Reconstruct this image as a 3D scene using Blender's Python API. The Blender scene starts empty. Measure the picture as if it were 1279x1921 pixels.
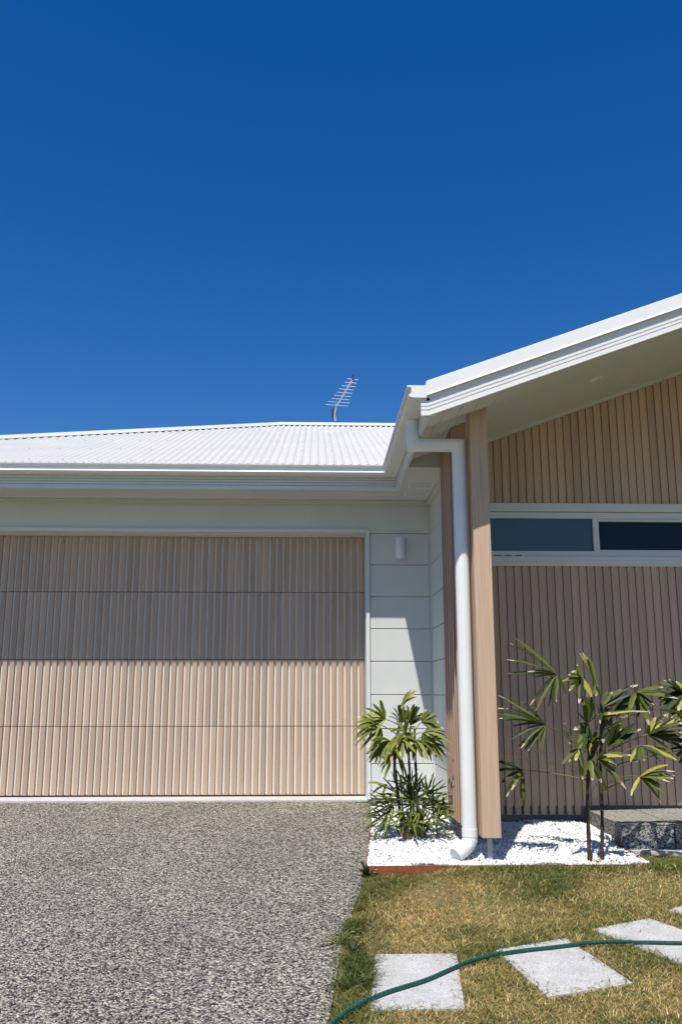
import bpy, math, random
import numpy as np
from mathutils import Vector

random.seed(7)
rng = np.random.default_rng(7)
SC = bpy.context.scene
COL = SC.collection

# ---------------------------------------------------------------- camera, sky, sun, exposure
F_PX = 1640.0
CAM = np.array([0.0, -8.15, 0.902])
PITCH = math.atan(342 / F_PX)
YAW = math.radians(1.78)
cam_data = bpy.data.cameras.new('camera')
cam_data.sensor_fit = 'VERTICAL'
cam_data.sensor_height = 24.0
cam_data.lens = F_PX / 1921.0 * 24.0
cam_data.clip_start = 0.05
cam_data.clip_end = 3000
cam = bpy.data.objects.new('camera', cam_data)
COL.objects.link(cam)
cam.location = CAM
cam.rotation_euler = (math.pi / 2 + PITCH, 0, -YAW)
SC.camera = cam

SUN_FROM = Vector((-0.19, -0.502, 1.0)).normalized()
SUN_EL = math.asin(SUN_FROM.z)
SUN_AZ = math.atan2(SUN_FROM.x, SUN_FROM.y)
world = bpy.data.worlds.new('World')
SC.world = world
world.use_nodes = True
wn = world.node_tree
wn.nodes.clear()
w_out = wn.nodes.new('ShaderNodeOutputWorld')
w_bg = wn.nodes.new('ShaderNodeBackground')
w_sky = wn.nodes.new('ShaderNodeTexSky')
w_sky.sky_type = 'NISHITA'
w_sky.sun_disc = False
w_sky.sun_elevation = SUN_EL
w_sky.sun_rotation = SUN_AZ
w_sky.air_density = 1.0
w_sky.dust_density = 0.25
w_sky.ozone_density = 3.0
w_sky.altitude = 0
w_hs = wn.nodes.new('ShaderNodeHueSaturation')
w_hs.inputs['Saturation'].default_value = 1.41
w_hs.inputs['Hue'].default_value = 0.511
w_hs.inputs['Value'].default_value = 1.0
wn.links.new(w_sky.outputs[0], w_hs.inputs['Color'])
wn.links.new(w_hs.outputs[0], w_bg.inputs['Color'])
w_bg.inputs['Strength'].default_value = 0.099
wn.links.new(w_bg.outputs[0], w_out.inputs['Surface'])

sun_data = bpy.data.lights.new('sun', 'SUN')
sun_data.energy = 5.0
sun_data.angle = math.radians(0.53)
sun_data.color = (1.0, 0.95, 0.87)
sun = bpy.data.objects.new('sun', sun_data)
COL.objects.link(sun)
sun.rotation_euler = SUN_FROM.to_track_quat('Z', 'Y').to_euler()
sun.location = (-4, -10, 14)

SC.view_settings.view_transform = 'Standard'
SC.view_settings.look = 'None'
SC.view_settings.gamma = 1.0
SC.view_settings.use_curve_mapping = False
SC.view_settings.exposure = 0.24

# ---------------------------------------------------------------- helpers
_c, _s = math.cos, math.sin
FW = np.array([_s(YAW) * _c(PITCH), _c(YAW) * _c(PITCH), _s(PITCH)])
RT = np.array([_c(YAW), -_s(YAW), 0])
UP = np.cross(RT, FW)


def at(u, v, y):
    """world point that a photograph pixel shows on the plane Y = y"""
    d = FW + RT * (u - 639.5) / F_PX - UP * (v - 960.5) / F_PX
    return CAM + d * (y - CAM[1]) / d[1]


WLOC = {}


def wloc(o):
    return WLOC.get(o.name, Vector((0, 0, 0)))


class MB:
    def __init__(self):
        self.v = []
        self.f = []
        self.smooth = []

    def add(self, vs, fs, smooth=False):
        n = len(self.v)
        self.v += [tuple(float(c) for c in p) for p in vs]
        self.f += [tuple(i + n for i in f) for f in fs]
        self.smooth += [smooth] * len(fs)
        return self

    def box(self, x0, x1, y0, y1, z0, z1):
        vs = [(x0, y0, z0), (x1, y0, z0), (x1, y1, z0), (x0, y1, z0), (x0, y0, z1), (x1, y0, z1), (x1, y1, z1), (x0, y1, z1)]
        return self.add(vs, [(0, 3, 2, 1), (4, 5, 6, 7), (0, 1, 5, 4), (1, 2, 6, 5), (2, 3, 7, 6), (3, 0, 4, 7)])

    def hexa(self, vs):
        return self.add(vs, [(0, 3, 2, 1), (4, 5, 6, 7), (0, 1, 5, 4), (1, 2, 6, 5), (2, 3, 7, 6), (3, 0, 4, 7)])

    def loft(self, rings, cap=True, closed=True, smooth=False):
        n = len(rings[0])
        vs = [p for r in rings for p in r]
        fs = []
        m = n if closed else n - 1
        for k in range(len(rings) - 1):
            for i in range(m):
                j = (i + 1) % n
                fs.append((k * n + i, k * n + j, (k + 1) * n + j, (k + 1) * n + i))
        self.add(vs, fs, smooth)
        if cap and closed:
            if smooth:
                self.add(rings[0], [tuple(range(n))[::-1]])
                self.add(rings[-1], [tuple(range(n))])
            else:
                b = len(self.v) - len(vs)
                self.f.append(tuple(b + i for i in range(n))[::-1])
                self.f.append(tuple(b + (len(rings) - 1) * n + i for i in range(n)))
                self.smooth += [False, False]
        return self

    def tube(self, pts, r, seg=12, cap=True, smooth=True):
        pts = [Vector(p) for p in pts]
        rs = r if isinstance(r, (list, tuple)) else [r] * len(pts)
        rings = []
        ref = None
        for i, p in enumerate(pts):
            a = pts[max(i - 1, 0)]
            b = pts[min(i + 1, len(pts) - 1)]
            t = (b - a).normalized()
            if 0 < i < len(pts) - 1:
                t1 = (p - a).normalized()
                t2 = (b - p).normalized()
                t = (t1 + t2).normalized()
                k = 1.0 / max(0.5, t.dot(t1))
            else:
                t1 = t
                k = 1.0
            if ref is None:
                ref = Vector((0, 0, 1)) if abs(t.z) < 0.9 else Vector((0, 1, 0))
            n1 = (ref - t * ref.dot(t)).normalized()
            n2 = t.cross(n1)
            ref = n1
            # mitre: stretch in the plane of the bend
            bend = (t1 - t * t1.dot(t))
            bd = bend.normalized() if bend.length > 1e-4 else None
            ring = []
            for q in range(seg):
                an = 2 * math.pi * q / seg
                o = n1 * math.cos(an) * rs[i] + n2 * math.sin(an) * rs[i]
                if bd is not None:
                    o = o + bd * o.dot(bd) * (k - 1)
                ring.append(p + o)
            rings.append(ring)
        return self.loft(rings, cap=cap, smooth=smooth)

    def mesh(self, name, mat, loc=(0, 0, 0)):
        me = bpy.data.meshes.new(name)
        L = Vector(loc)
        me.from_pydata([tuple(Vector(p) - L) for p in self.v], [], self.f)
        me.polygons.foreach_set('use_smooth', self.smooth)
        if isinstance(mat, (list, tuple)):
            for m in mat:
                me.materials.append(m)
        else:
            me.materials.append(mat)
        me.update()
        return me


def tag(o, label=None, cat=None, group=None, kind=None):
    if label:
        o['label'] = label
    if cat:
        o['category'] = cat
    if group:
        o['group'] = group
    if kind:
        o['kind'] = kind
    return o


def place(name, me, parent=None, loc=(0, 0, 0)):
    o = bpy.data.objects.new(name, me)
    COL.objects.link(o)
    L = Vector(loc)
    o.location = L - (wloc(parent) if parent else Vector((0, 0, 0)))
    o.parent = parent
    WLOC[o.name] = L
    return o


def obj(name, mb, mat, parent=None, loc=None, bevel=0):
    """one mesh object built in world coordinates"""
    if loc is None:
        a = np.array(mb.v)
        lo, hi = a.min(0), a.max(0)
        loc = ((lo[0] + hi[0]) / 2, (lo[1] + hi[1]) / 2, lo[2])
    o = place(name, mb.mesh(name, mat, loc), parent, loc)
    if bevel:
        m = o.modifiers.new('bevel', 'BEVEL')
        m.width = bevel
        m.segments = 2
        m.limit_method = 'ANGLE'
        m.angle_limit = math.radians(50)
    return o


def empty(name, loc, label, cat, group=None):
    o = bpy.data.objects.new(name, None)
    o.empty_display_size = 0.1
    COL.objects.link(o)
    o.location = loc
    WLOC[o.name] = Vector(loc)
    return tag(o, label, cat, group)


def copy_to(src, loc, parent):
    o = src.copy()
    COL.objects.link(o)
    o.parent = parent
    L = Vector(loc)
    o.location = L - wloc(parent)
    WLOC[o.name] = L
    return o


# ---------------------------------------------------------------- materials
def new_mat(name):
    m = bpy.data.materials.new(name)
    m.use_nodes = True
    nt = m.node_tree
    return m, nt, nt.nodes['Principled BSDF']


def node(nt, typ, **kw):
    n = nt.nodes.new(typ)
    for k, val in kw.items():
        if k in ('i',):
            for kk, vv in val.items():
                n.inputs[kk].default_value = vv
        else:
            setattr(n, k, val)
    return n


def ramp(nt, stops, fac):
    r = nt.nodes.new('ShaderNodeValToRGB')
    el = r.color_ramp.elements
    while len(el) > 1:
        el.remove(el[0])
    el[0].position = stops[0][0]
    el[0].color = (*stops[0][1], 1)
    for p, c in stops[1:]:
        e = el.new(p)
        e.color = (*c, 1)
    nt.links.new(fac, r.inputs[0])
    return r


def add_bump(nt, bsdf, height, strength, dist):
    b = node(nt, 'ShaderNodeBump')
    b.inputs['Strength'].default_value = strength
    b.inputs['Distance'].default_value = dist
    nt.links.new(height, b.inputs['Height'])
    nt.links.new(b.outputs[0], bsdf.inputs['Normal'])
    return b


def paint(name, col, rough=0.5, var=0.06, bump=0.15, scale=6.0, fine=220.0, spec=0.4, metal=0.0, dirt=0.0):
    m, nt, b = new_mat(name)
    geo = node(nt, 'ShaderNodeNewGeometry')
    n1 = node(nt, 'ShaderNodeTexNoise', i={'Scale': scale, 'Detail': 5.0, 'Roughness': 0.6})
    n2 = node(nt, 'ShaderNodeTexNoise', i={'Scale': fine, 'Detail': 2.0})
    nt.links.new(geo.outputs['Position'], n1.inputs['Vector'])
    nt.links.new(geo.outputs['Position'], n2.inputs['Vector'])
    lo = tuple(c * (1 - var) for c in col)
    hi = tuple(min(1, c * (1 + var * 0.6)) for c in col)
    r = ramp(nt, [(0.3, lo), (0.7, hi)], n1.outputs[0])
    last = r.outputs[0]
    if dirt:
        mp = node(nt, 'ShaderNodeMapping')
        mp.inputs['Scale'].default_value = (9, 9, 0.7)
        nt.links.new(geo.outputs['Position'], mp.inputs['Vector'])
        n3 = node(nt, 'ShaderNodeTexNoise', i={'Scale': 1.6, 'Detail': 6.0, 'Roughness': 0.7})
        nt.links.new(mp.outputs[0], n3.inputs['Vector'])
        r3 = ramp(nt, [(0.52, (0, 0, 0)), (0.8, (1, 1, 1))], n3.outputs[0])
        mx = node(nt, 'ShaderNodeMix', data_type='RGBA')
        ml = node(nt, 'ShaderNodeMath', operation='MULTIPLY')
        ml.inputs[1].default_value = dirt
        nt.links.new(r3.outputs[0], ml.inputs[0])
        nt.links.new(ml.outputs[0], mx.inputs['Factor'])
        nt.links.new(last, mx.inputs['A'])
        mx.inputs['B'].default_value = (col[0] * 0.55, col[1] * 0.5, col[2] * 0.42, 1)
        last = mx.outputs['Result']
    nt.links.new(last, b.inputs['Base Color'])
    b.inputs['Roughness'].default_value = rough
    b.inputs['Specular IOR Level'].default_value = spec
    b.inputs['Metallic'].default_value = metal
    if bump:
        add_bump(nt, b, n2.outputs[0], bump, 0.002)
    return m


def wood(name, base, dark, rough=0.55):
    m, nt, b = new_mat(name)
    geo = node(nt, 'ShaderNodeNewGeometry')
    oi = node(nt, 'ShaderNodeObjectInfo')
    mp = node(nt, 'ShaderNodeMapping')
    mp.inputs['Scale'].default_value = (95, 95, 2.0)
    off = node(nt, 'ShaderNodeVectorMath', operation='SCALE')
    off.inputs[0].default_value = (7.3, 3.1, 9.7)
    nt.links.new(oi.outputs['Random'], off.inputs['Scale'])
    ad = node(nt, 'ShaderNodeVectorMath', operation='ADD')
    nt.links.new(geo.outputs['Position'], ad.inputs[0])
    nt.links.new(off.outputs[0], ad.inputs[1])
    nt.links.new(ad.outputs[0], mp.inputs['Vector'])
    n1 = node(nt, 'ShaderNodeTexNoise', i={'Scale': 1.0, 'Detail': 6.0, 'Roughness': 0.65, 'Distortion': 0.6})
    nt.links.new(mp.outputs[0], n1.inputs['Vector'])
    mp2 = node(nt, 'ShaderNodeMapping')
    mp2.inputs['Scale'].default_value = (420, 420, 5)
    nt.links.new(ad.outputs[0], mp2.inputs['Vector'])
    n2 = node(nt, 'ShaderNodeTexNoise', i={'Scale': 1.0, 'Detail': 2.0})
    nt.links.new(mp2.outputs[0], n2.inputs['Vector'])
    r = ramp(nt, [(0.28, dark), (0.5, tuple((a * 0.35 + c * 0.65) for a, c in zip(dark, base))), (0.72, base)], n1.outputs[0])
    mx = node(nt, 'ShaderNodeMix', data_type='RGBA', blend_type='MULTIPLY')
    mx.inputs['Factor'].default_value = 0.35
    r2 = ramp(nt, [(0.3, (0.72, 0.7, 0.68)), (0.7, (1.05, 1.05, 1.05))], n2.outputs[0])
    nt.links.new(r.outputs[0], mx.inputs['A'])
    nt.links.new(r2.outputs[0], mx.inputs['B'])
    hs = node(nt, 'ShaderNodeHueSaturation')
    vr = node(nt, 'ShaderNodeMapRange')
    vr.inputs['To Min'].default_value = 0.87
    vr.inputs['To Max'].default_value = 1.1
    nt.links.new(oi.outputs['Random'], vr.inputs['Value'])
    nt.links.new(vr.outputs[0], hs.inputs['Value'])
    nt.links.new(mx.outputs['Result'], hs.inputs['Color'])
    nt.links.new(hs.outputs[0], b.inputs['Base Color'])
    b.inputs['Roughness'].default_value = rough
    b.inputs['Specular IOR Level'].default_value = 0.3
    add_bump(nt, b, n1.outputs[0], 0.12, 0.002)
    return m


def aggregate(name, stops, scale, bump=0.6, patch=0.12, dist=0.004, base_rand=1.0):
    """exposed aggregate: every voronoi cell is a pebble with its own colour"""
    m, nt, b = new_mat(name)
    geo = node(nt, 'ShaderNodeNewGeometry')
    wv = node(nt, 'ShaderNodeTexNoise', i={'Scale': scale * 0.8, 'Detail': 2.0})
    nt.links.new(geo.outputs['Position'], wv.inputs['Vector'])
    ma = node(nt, 'ShaderNodeVectorMath', operation='MULTIPLY_ADD')
    nt.links.new(wv.outputs['Color'], ma.inputs[0])
    ma.inputs[1].default_value = (0.9 / scale,) * 3
    nt.links.new(geo.outputs['Position'], ma.inputs[2])
    vo = node(nt, 'ShaderNodeTexVoronoi', i={'Scale': scale, 'Randomness': 1.0})
    nt.links.new(ma.outputs[0], vo.inputs['Vector'])
    sep = node(nt, 'ShaderNodeSeparateColor')
    nt.links.new(vo.outputs['Color'], sep.inputs[0])
    r = ramp(nt, stops, sep.outputs[0])
    r.color_ramp.interpolation = 'LINEAR'
    ed = ramp(nt, [(0.0, (1, 1, 1)), (0.55, (1, 1, 1)), (0.9, (0.35, 0.35, 0.36))], vo.outputs['Distance'])
    mx = node(nt, 'ShaderNodeMix', data_type='RGBA', blend_type='MULTIPLY')
    mx.inputs['Factor'].default_value = 1.0
    nt.links.new(r.outputs[0], mx.inputs['A'])
    nt.links.new(ed.outputs[0], mx.inputs['B'])
    big = node(nt, 'ShaderNodeTexNoise', i={'Scale': 1.3, 'Detail': 6.0, 'Roughness': 0.7})
    nt.links.new(geo.outputs['Position'], big.inputs['Vector'])
    pr = ramp(nt, [(0.3, (1 - patch,) * 3), (0.7, (1 + patch,) * 3)], big.outputs[0])
    m2 = node(nt, 'ShaderNodeMix', data_type='RGBA', blend_type='MULTIPLY')
    m2.inputs['Factor'].default_value = 1.0
    nt.links.new(mx.outputs['Result'], m2.inputs['A'])
    nt.links.new(pr.outputs[0], m2.inputs['B'])
    nt.links.new(m2.outputs['Result'], b.inputs['Base Color'])
    b.inputs['Roughness'].default_value = 0.75
    b.inputs['Specular IOR Level'].default_value = 0.3
    inv = node(nt, 'ShaderNodeMath', operation='SUBTRACT')
    inv.inputs[0].default_value = 1.0
    nt.links.new(vo.outputs['Distance'], inv.inputs[1])
    add_bump(nt, b, inv.outputs[0], bump, dist)
    return m


M = {}
M['wall'] = paint('wall_paint', (0.60, 0.625, 0.60), 0.6, 0.035, 0.35, 3.0, 160, 0.3, dirt=0.05)
M['trim'] = paint('trim_paint', (0.66, 0.68, 0.67), 0.42, 0.03, 0.05, 4.0, 90, 0.4, dirt=0.06)
M['metal_white'] = paint('white_steel', (0.80, 0.80, 0.78), 0.38, 0.03, 0.04, 5.0, 60, 0.5, dirt=0.08)
M['roof'] = paint('roof_steel', (0.54, 0.54, 0.515), 0.5, 0.05, 0.05, 2.0, 60, 0.4, dirt=0.06)
M['soffit'] = paint('soffit_paint', (0.60, 0.605, 0.565), 0.65, 0.03, 0.1, 4.0, 120, 0.2)
M['pipe'] = paint('pipe_paint', (0.76, 0.785, 0.77), 0.4, 0.04, 0.05, 7.0, 80, 0.45, dirt=0.06)
M['light_white'] = paint('lamp_white', (0.78, 0.79, 0.80), 0.35, 0.02, 0.0)
M['wood'] = wood('timber_look_batten', (0.62, 0.44, 0.305), (0.47, 0.325, 0.22))
M['wood_door'] = wood('timber_look_slat', (0.52, 0.385, 0.28), (0.38, 0.275, 0.19))
M['wood_back'] = wood('timber_look_backing', (0.40, 0.28, 0.20), (0.30, 0.20, 0.145))
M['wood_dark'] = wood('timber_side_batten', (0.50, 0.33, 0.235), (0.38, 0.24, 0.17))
M['groove'] = paint('door_skin', (0.78, 0.74, 0.68), 0.45, 0.03, 0.03)
M['black'] = paint('black_rubber', (0.02, 0.02, 0.022), 0.6, 0.1, 0.05)
M['galv'] = paint('galvanised_steel', (0.45, 0.47, 0.47), 0.45, 0.15, 0.1, 30, 120, 0.5, metal=0.3)
M['alu'] = paint('aluminium', (0.75, 0.76, 0.78), 0.35, 0.06, 0.0, 20, 60, 0.5, metal=0.6)
M['plinth'] = paint('concrete_plinth', (0.23, 0.23, 0.225), 0.85, 0.18, 0.6, 9, 120, 0.2)
M['slab'] = paint('pale_concrete', (0.50, 0.49, 0.46), 0.85, 0.12, 0.6, 9, 160, 0.2, dirt=0.2)
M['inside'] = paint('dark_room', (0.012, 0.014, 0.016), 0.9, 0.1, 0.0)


def corten_mat():
    m, nt, b = new_mat('corten_steel')
    geo = node(nt, 'ShaderNodeNewGeometry')
    n1 = node(nt, 'ShaderNodeTexNoise', i={'Scale': 14.0, 'Detail': 8.0, 'Roughness': 0.7})
    nt.links.new(geo.outputs['Position'], n1.inputs['Vector'])
    r = ramp(nt, [(0.3, (0.09, 0.022, 0.009)), (0.5, (0.24, 0.06, 0.02)), (0.7, (0.36, 0.12, 0.045))], n1.outputs[0])
    nt.links.new(r.outputs[0], b.inputs['Base Color'])
    b.inputs['Roughness'].default_value = 0.8
    add_bump(nt, b, n1.outputs[0], 0.4, 0.003)
    return m


M['corten'] = corten_mat()
M['driveway'] = aggregate('exposed_aggregate', [(0.0, (0.016, 0.016, 0.018)), (0.32, (0.03, 0.03, 0.031)), (0.40, (0.12, 0.118, 0.105)),
                                                (0.62, (0.22, 0.205, 0.168)), (0.82, (0.385, 0.36, 0.29)), (1.0, (0.62, 0.59, 0.49))], 132.0, 0.8, 0.15, 0.006)
M['step_side'] = aggregate('step_aggregate', [(0.0, (0.055, 0.055, 0.055)), (0.40, (0.08, 0.08, 0.08)), (0.50, (0.27, 0.27, 0.25)),
                                              (1.0, (0.48, 0.48, 0.45))], 125.0, 0.6, 0.05, 0.006)
M['step_top'] = aggregate('step_honed_top', [(0.0, (0.10, 0.10, 0.088)), (0.45, (0.25, 0.245, 0.215)), (1.0, (0.44, 0.43, 0.38))], 135.0, 0.2, 0.08, 0.002)


def paver_mat():
    m, nt, b = new_mat('granite_paver')
    geo = node(nt, 'ShaderNodeNewGeometry')
    n1 = node(nt, 'ShaderNodeTexNoise', i={'Scale': 170.0, 'Detail': 3.0, 'Roughness': 0.7})
    n2 = node(nt, 'ShaderNodeTexNoise', i={'Scale': 7.0, 'Detail': 6.0, 'Roughness': 0.65})
    for n in (n1, n2):
        nt.links.new(geo.outputs['Position'], n.inputs['Vector'])
    r = ramp(nt, [(0.32, (0.25, 0.25, 0.255)), (0.5, (0.45, 0.45, 0.45)), (0.68, (0.64, 0.64, 0.63))], n1.outputs[0])
    r2 = ramp(nt, [(0.3, (0.84, 0.83, 0.80)), (0.7, (1.06, 1.06, 1.06))], n2.outputs[0])
    mx = node(nt, 'ShaderNodeMix', data_type='RGBA', blend_type='MULTIPLY')
    mx.inputs['Factor'].default_value = 1
    nt.links.new(r.outputs[0], mx.inputs['A'])
    nt.links.new(r2.outputs[0], mx.inputs['B'])
    nt.links.new(mx.outputs['Result'], b.inputs['Base Color'])
    b.inputs['Roughness'].default_value = 0.8
    add_bump(nt, b, n1.outputs[0], 0.35, 0.003)
    return m


M['paver'] = paver_mat()


def soil_mat():
    m, nt, b = new_mat('lawn_soil')
    geo = node(nt, 'ShaderNodeNewGeometry')
    n1 = node(nt, 'ShaderNodeTexNoise', i={'Scale': 45.0, 'Detail': 6.0, 'Roughness': 0.75})
    n2 = node(nt, 'ShaderNodeTexNoise', i={'Scale': 1.6, 'Detail': 4.0})
    for n in (n1, n2):
        nt.links.new(geo.outputs['Position'], n.inputs['Vector'])
    r = ramp(nt, [(0.3, (0.055, 0.045, 0.02)), (0.5, (0.13, 0.11, 0.045)), (0.7, (0.26, 0.20, 0.09))], n1.outputs[0])
    r2 = ramp(nt, [(0.35, (0.75, 1.0, 0.7)), (0.65, (1.1, 1.0, 0.95))], n2.outputs[0])
    mx = node(nt, 'ShaderNodeMix', data_type='RGBA', blend_type='MULTIPLY')
    mx.inputs['Factor'].default_value = 1
    nt.links.new(r.outputs[0], mx.inputs['A'])
    nt.links.new(r2.outputs[0], mx.inputs['B'])
    nt.links.new(mx.outputs['Result'], b.inputs['Base Color'])
    b.inputs['Roughness'].default_value = 0.9
    add_bump(nt, b, n1.outputs[0], 0.8, 0.01)
    return m


M['soil'] = soil_mat()


def attr_mat(name, attr, rough=0.6, transl=0.25):
    """colour comes from a per-blade colour attribute"""
    m, nt, b = new_mat(name)
    a = node(nt, 'ShaderNodeAttribute')
    a.attribute_name = attr
    nt.links.new(a.outputs['Color'], b.inputs['Base Color'])
    b.inputs['Roughness'].default_value = rough
    b.inputs['Specular IOR Level'].default_value = 0.25
    tr = node(nt, 'ShaderNodeBsdfTranslucent')
    nt.links.new(a.outputs['Color'], tr.inputs['Color'])
    ms = node(nt, 'ShaderNodeMixShader')
    ms.inputs[0].default_value = transl
    out = nt.nodes['Material Output']
    nt.links.new(b.outputs[0], ms.inputs[1])
    nt.links.new(tr.outputs[0], ms.inputs[2])
    nt.links.new(ms.outputs[0], out.inputs['Surface'])
    return m


M['grass'] = attr_mat('grass_blade', 'tint', 0.6, 0.3)


def leaf_mat(name, a, c, tip, tip_start):
    """a..c: colour range between leaflets; tip: colour of the dried end"""
    m, nt, b = new_mat(name)
    oi = node(nt, 'ShaderNodeObjectInfo')
    r = ramp(nt, [(0.0, a), (1.0, c)], oi.outputs['Random'])
    at_ = node(nt, 'ShaderNodeAttribute')
    at_.attribute_name = 'along'
    geo = node(nt, 'ShaderNodeNewGeometry')
    n1 = node(nt, 'ShaderNodeTexNoise', i={'Scale': 60.0, 'Detail': 4.0})
    nt.links.new(geo.outputs['Position'], n1.inputs['Vector'])
    ad = node(nt, 'ShaderNodeMath', operation='MULTIPLY_ADD')
    rv = node(nt, 'ShaderNodeMath', operation='MULTIPLY_ADD')
    rn = node(nt, 'ShaderNodeMath', operation='FRACT')
    rm = node(nt, 'ShaderNodeMath', operation='MULTIPLY')
    rm.inputs[1].default_value = 17.31
    nt.links.new(oi.outputs['Random'], rm.inputs[0])
    nt.links.new(rm.outputs[0], rn.inputs[0])
    nt.links.new(rn.outputs[0], rv.inputs[0])
    rv.inputs[1].default_value = 0.34
    rv.inputs[2].default_value = -0.25
    rs = node(nt, 'ShaderNodeMath', operation='ADD')
    nt.links.new(rv.outputs[0], rs.inputs[0])
    nt.links.new(at_.outputs['Fac'], rs.inputs[1])
    nt.links.new(n1.outputs[0], ad.inputs[0])
    ad.inputs[1].default_value = 0.35
    nt.links.new(rs.outputs[0], ad.inputs[2])
    r2 = ramp(nt, [(tip_start, (0, 0, 0)), (min(1, tip_start + 0.05), (1, 1, 1))], ad.outputs[0])
    sc = node(nt, 'ShaderNodeMath', operation='MULTIPLY')
    sc.inputs[1].default_value = 1.0
    r2.inputs[0].default_value = 0
    mxs = node(nt, 'ShaderNodeMath', operation='DIVIDE')
    nt.links.new(ad.outputs[0], mxs.inputs[0])
    mxs.inputs[1].default_value = 1.4
    nt.links.new(mxs.outputs[0], r2.inputs[0])
    mx = node(nt, 'ShaderNodeMix', data_type='RGBA')
    nt.links.new(r2.outputs[0], mx.inputs['Factor'])
    nt.links.new(r.outputs[0], mx.inputs['A'])
    mx.inputs['B'].default_value = (*tip, 1)
    nt.links.new(mx.outputs['Result'], b.inputs['Base Color'])
    b.inputs['Roughness'].default_value = 0.5
    b.inputs['Specular IOR Level'].default_value = 0.3
    tr = node(nt, 'ShaderNodeBsdfTranslucent')
    nt.links.new(mx.outputs['Result'], tr.inputs['Color'])
    ms = node(nt, 'ShaderNodeMixShader')
    ms.inputs[0].default_value = 0.3
    out = nt.nodes['Material Output']
    nt.links.new(b.outputs[0], ms.inputs[1])
    nt.links.new(tr.outputs[0], ms.inputs[2])
    nt.links.new(ms.outputs[0], out.inputs['Surface'])
    return m


TIP = (0.60, 0.47, 0.31)
M['leaf_green'] = leaf_mat('palm_leaf_green', (0.06, 0.09, 0.013), (0.16, 0.185, 0.026), TIP, 0.70)
M['leaf_dark'] = leaf_mat('palm_leaf_dark', (0.022, 0.038, 0.010), (0.05, 0.072, 0.016), TIP, 0.74)
M['leaf_yellow'] = leaf_mat('palm_leaf_yellow', (0.26, 0.27, 0.035), (0.42, 0.38, 0.05), TIP, 0.68)
M['leaf_clean'] = leaf_mat('palm_leaf_clean', (0.10, 0.14, 0.016), (0.26, 0.28, 0.03), (0.35, 0.30, 0.08), 0.80)
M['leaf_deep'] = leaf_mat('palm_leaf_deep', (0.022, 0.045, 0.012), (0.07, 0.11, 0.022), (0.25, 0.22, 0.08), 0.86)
M['petiole'] = paint('palm_petiole', (0.12, 0.14, 0.04), 0.5, 0.2, 0.1, 20, 90)
M['stem'] = paint('palm_stem_fibre', (0.055, 0.035, 0.022), 0.85, 0.5, 1.0, 60, 260)
M['husk'] = paint('dry_husk', (0.36, 0.24, 0.13), 0.8, 0.3, 0.3, 30, 100)

g_, gnt, gb = new_mat('frosted_glass')
gb.inputs['Base Color'].default_value = (0.035, 0.085, 0.115, 1)
gb.inputs['Roughness'].default_value = 0.22
gb.inputs['Specular IOR Level'].default_value = 0.5
M['glass_frost'] = g_
g_, gnt, gb = new_mat('dark_glass')
gb.inputs['Base Color'].default_value = (0.006, 0.016, 0.024, 1)
gb.inputs['Roughness'].default_value = 0.06
gb.inputs['Specular IOR Level'].default_value = 0.2
M['glass_dark'] = g_
g_, gnt, gb = new_mat('downlight_lens')
gb.inputs['Base Color'].default_value = (0.8, 0.8, 0.78, 1)
gb.inputs['Roughness'].default_value = 0.3
M['lens'] = g_


def hose_mat():
    m, nt, b = new_mat('green_hose')
    geo = node(nt, 'ShaderNodeNewGeometry')
    n1 = node(nt, 'ShaderNodeTexNoise', i={'Scale': 25.0, 'Detail': 4.0})
    nt.links.new(geo.outputs['Position'], n1.inputs['Vector'])
    r = ramp(nt, [(0.35, (0.003, 0.045, 0.032)), (0.65, (0.006, 0.075, 0.052))], n1.outputs[0])
    nt.links.new(r.outputs[0], b.inputs['Base Color'])
    b.inputs['Roughness'].default_value = 0.35
    return m


M['hose'] = hose_mat()

# ---------------------------------------------------------------- the ground
SL = 0.08


def drive_z(y):
    return -0.015 + SL * y if y < 0 else -0.015


def lawn_z(y):
    return -0.022 + SL * y if y > -30 else -0.022 - SL * 30


def lawn_up(x, y):
    """the turf is built up against the edging, except at its left end"""
    return 0.052 * np.clip((x - 0.66) / 0.25, 0, 1) * np.clip((y + 2.95) / 0.5, 0, 1)


def bed_z(x, y):
    return -0.07 if y > -1.15 else -0.07 + 0.075 * (y + 1.15)


def drive_edge(y):
    """x of the driveway's right edge"""
    pts = [(-60, -2.5), (-8.2, -0.12), (-4.3, 0.075), (-3.44, 0.155), (-2.33, 0.335), (-1.0, 0.455), (0.0, 0.505), (0.3, 0.505)]
    ys = [p[0] for p in pts]
    xs = [p[1] for p in pts]
    return float(np.interp(y, ys, xs))


mb = MB()
gx = [-400, -60, -12, 0, 6, 60, 400]
gy = [-400, -60, -30, 0.0, 30, 400]
vs = [(x, y, lawn_z(y) - 0.03 if y < 0 else -0.30 if y < 1 else -0.30) for y in gy for x in gx]
fs = [(j * 7 + i, j * 7 + i + 1, (j + 1) * 7 + i + 1, (j + 1) * 7 + i) for j in range(5) for i in range(6)]
mb.add(vs, fs)
tag(obj('ground', mb, M['soil'], loc=(0, 0, 0)), kind='structure')

mb = MB()
ys = [-0.101, -0.3, -0.5, -1.0, -1.5, -2.0, -2.33, -2.8, -3.44, -4.3, -6, -8.2, -14]
rows = []
for y in ys:
    e = drive_edge(y)
    z = drive_z(min(y, 0))
    rows.append([(-5.2, y, z), (e, y, z), (e, y, z - 0.1), (-5.2, y, z - 0.1)])
mb.loft(rows)
tag(obj('driveway', mb, M['driveway']), kind='structure')

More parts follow.
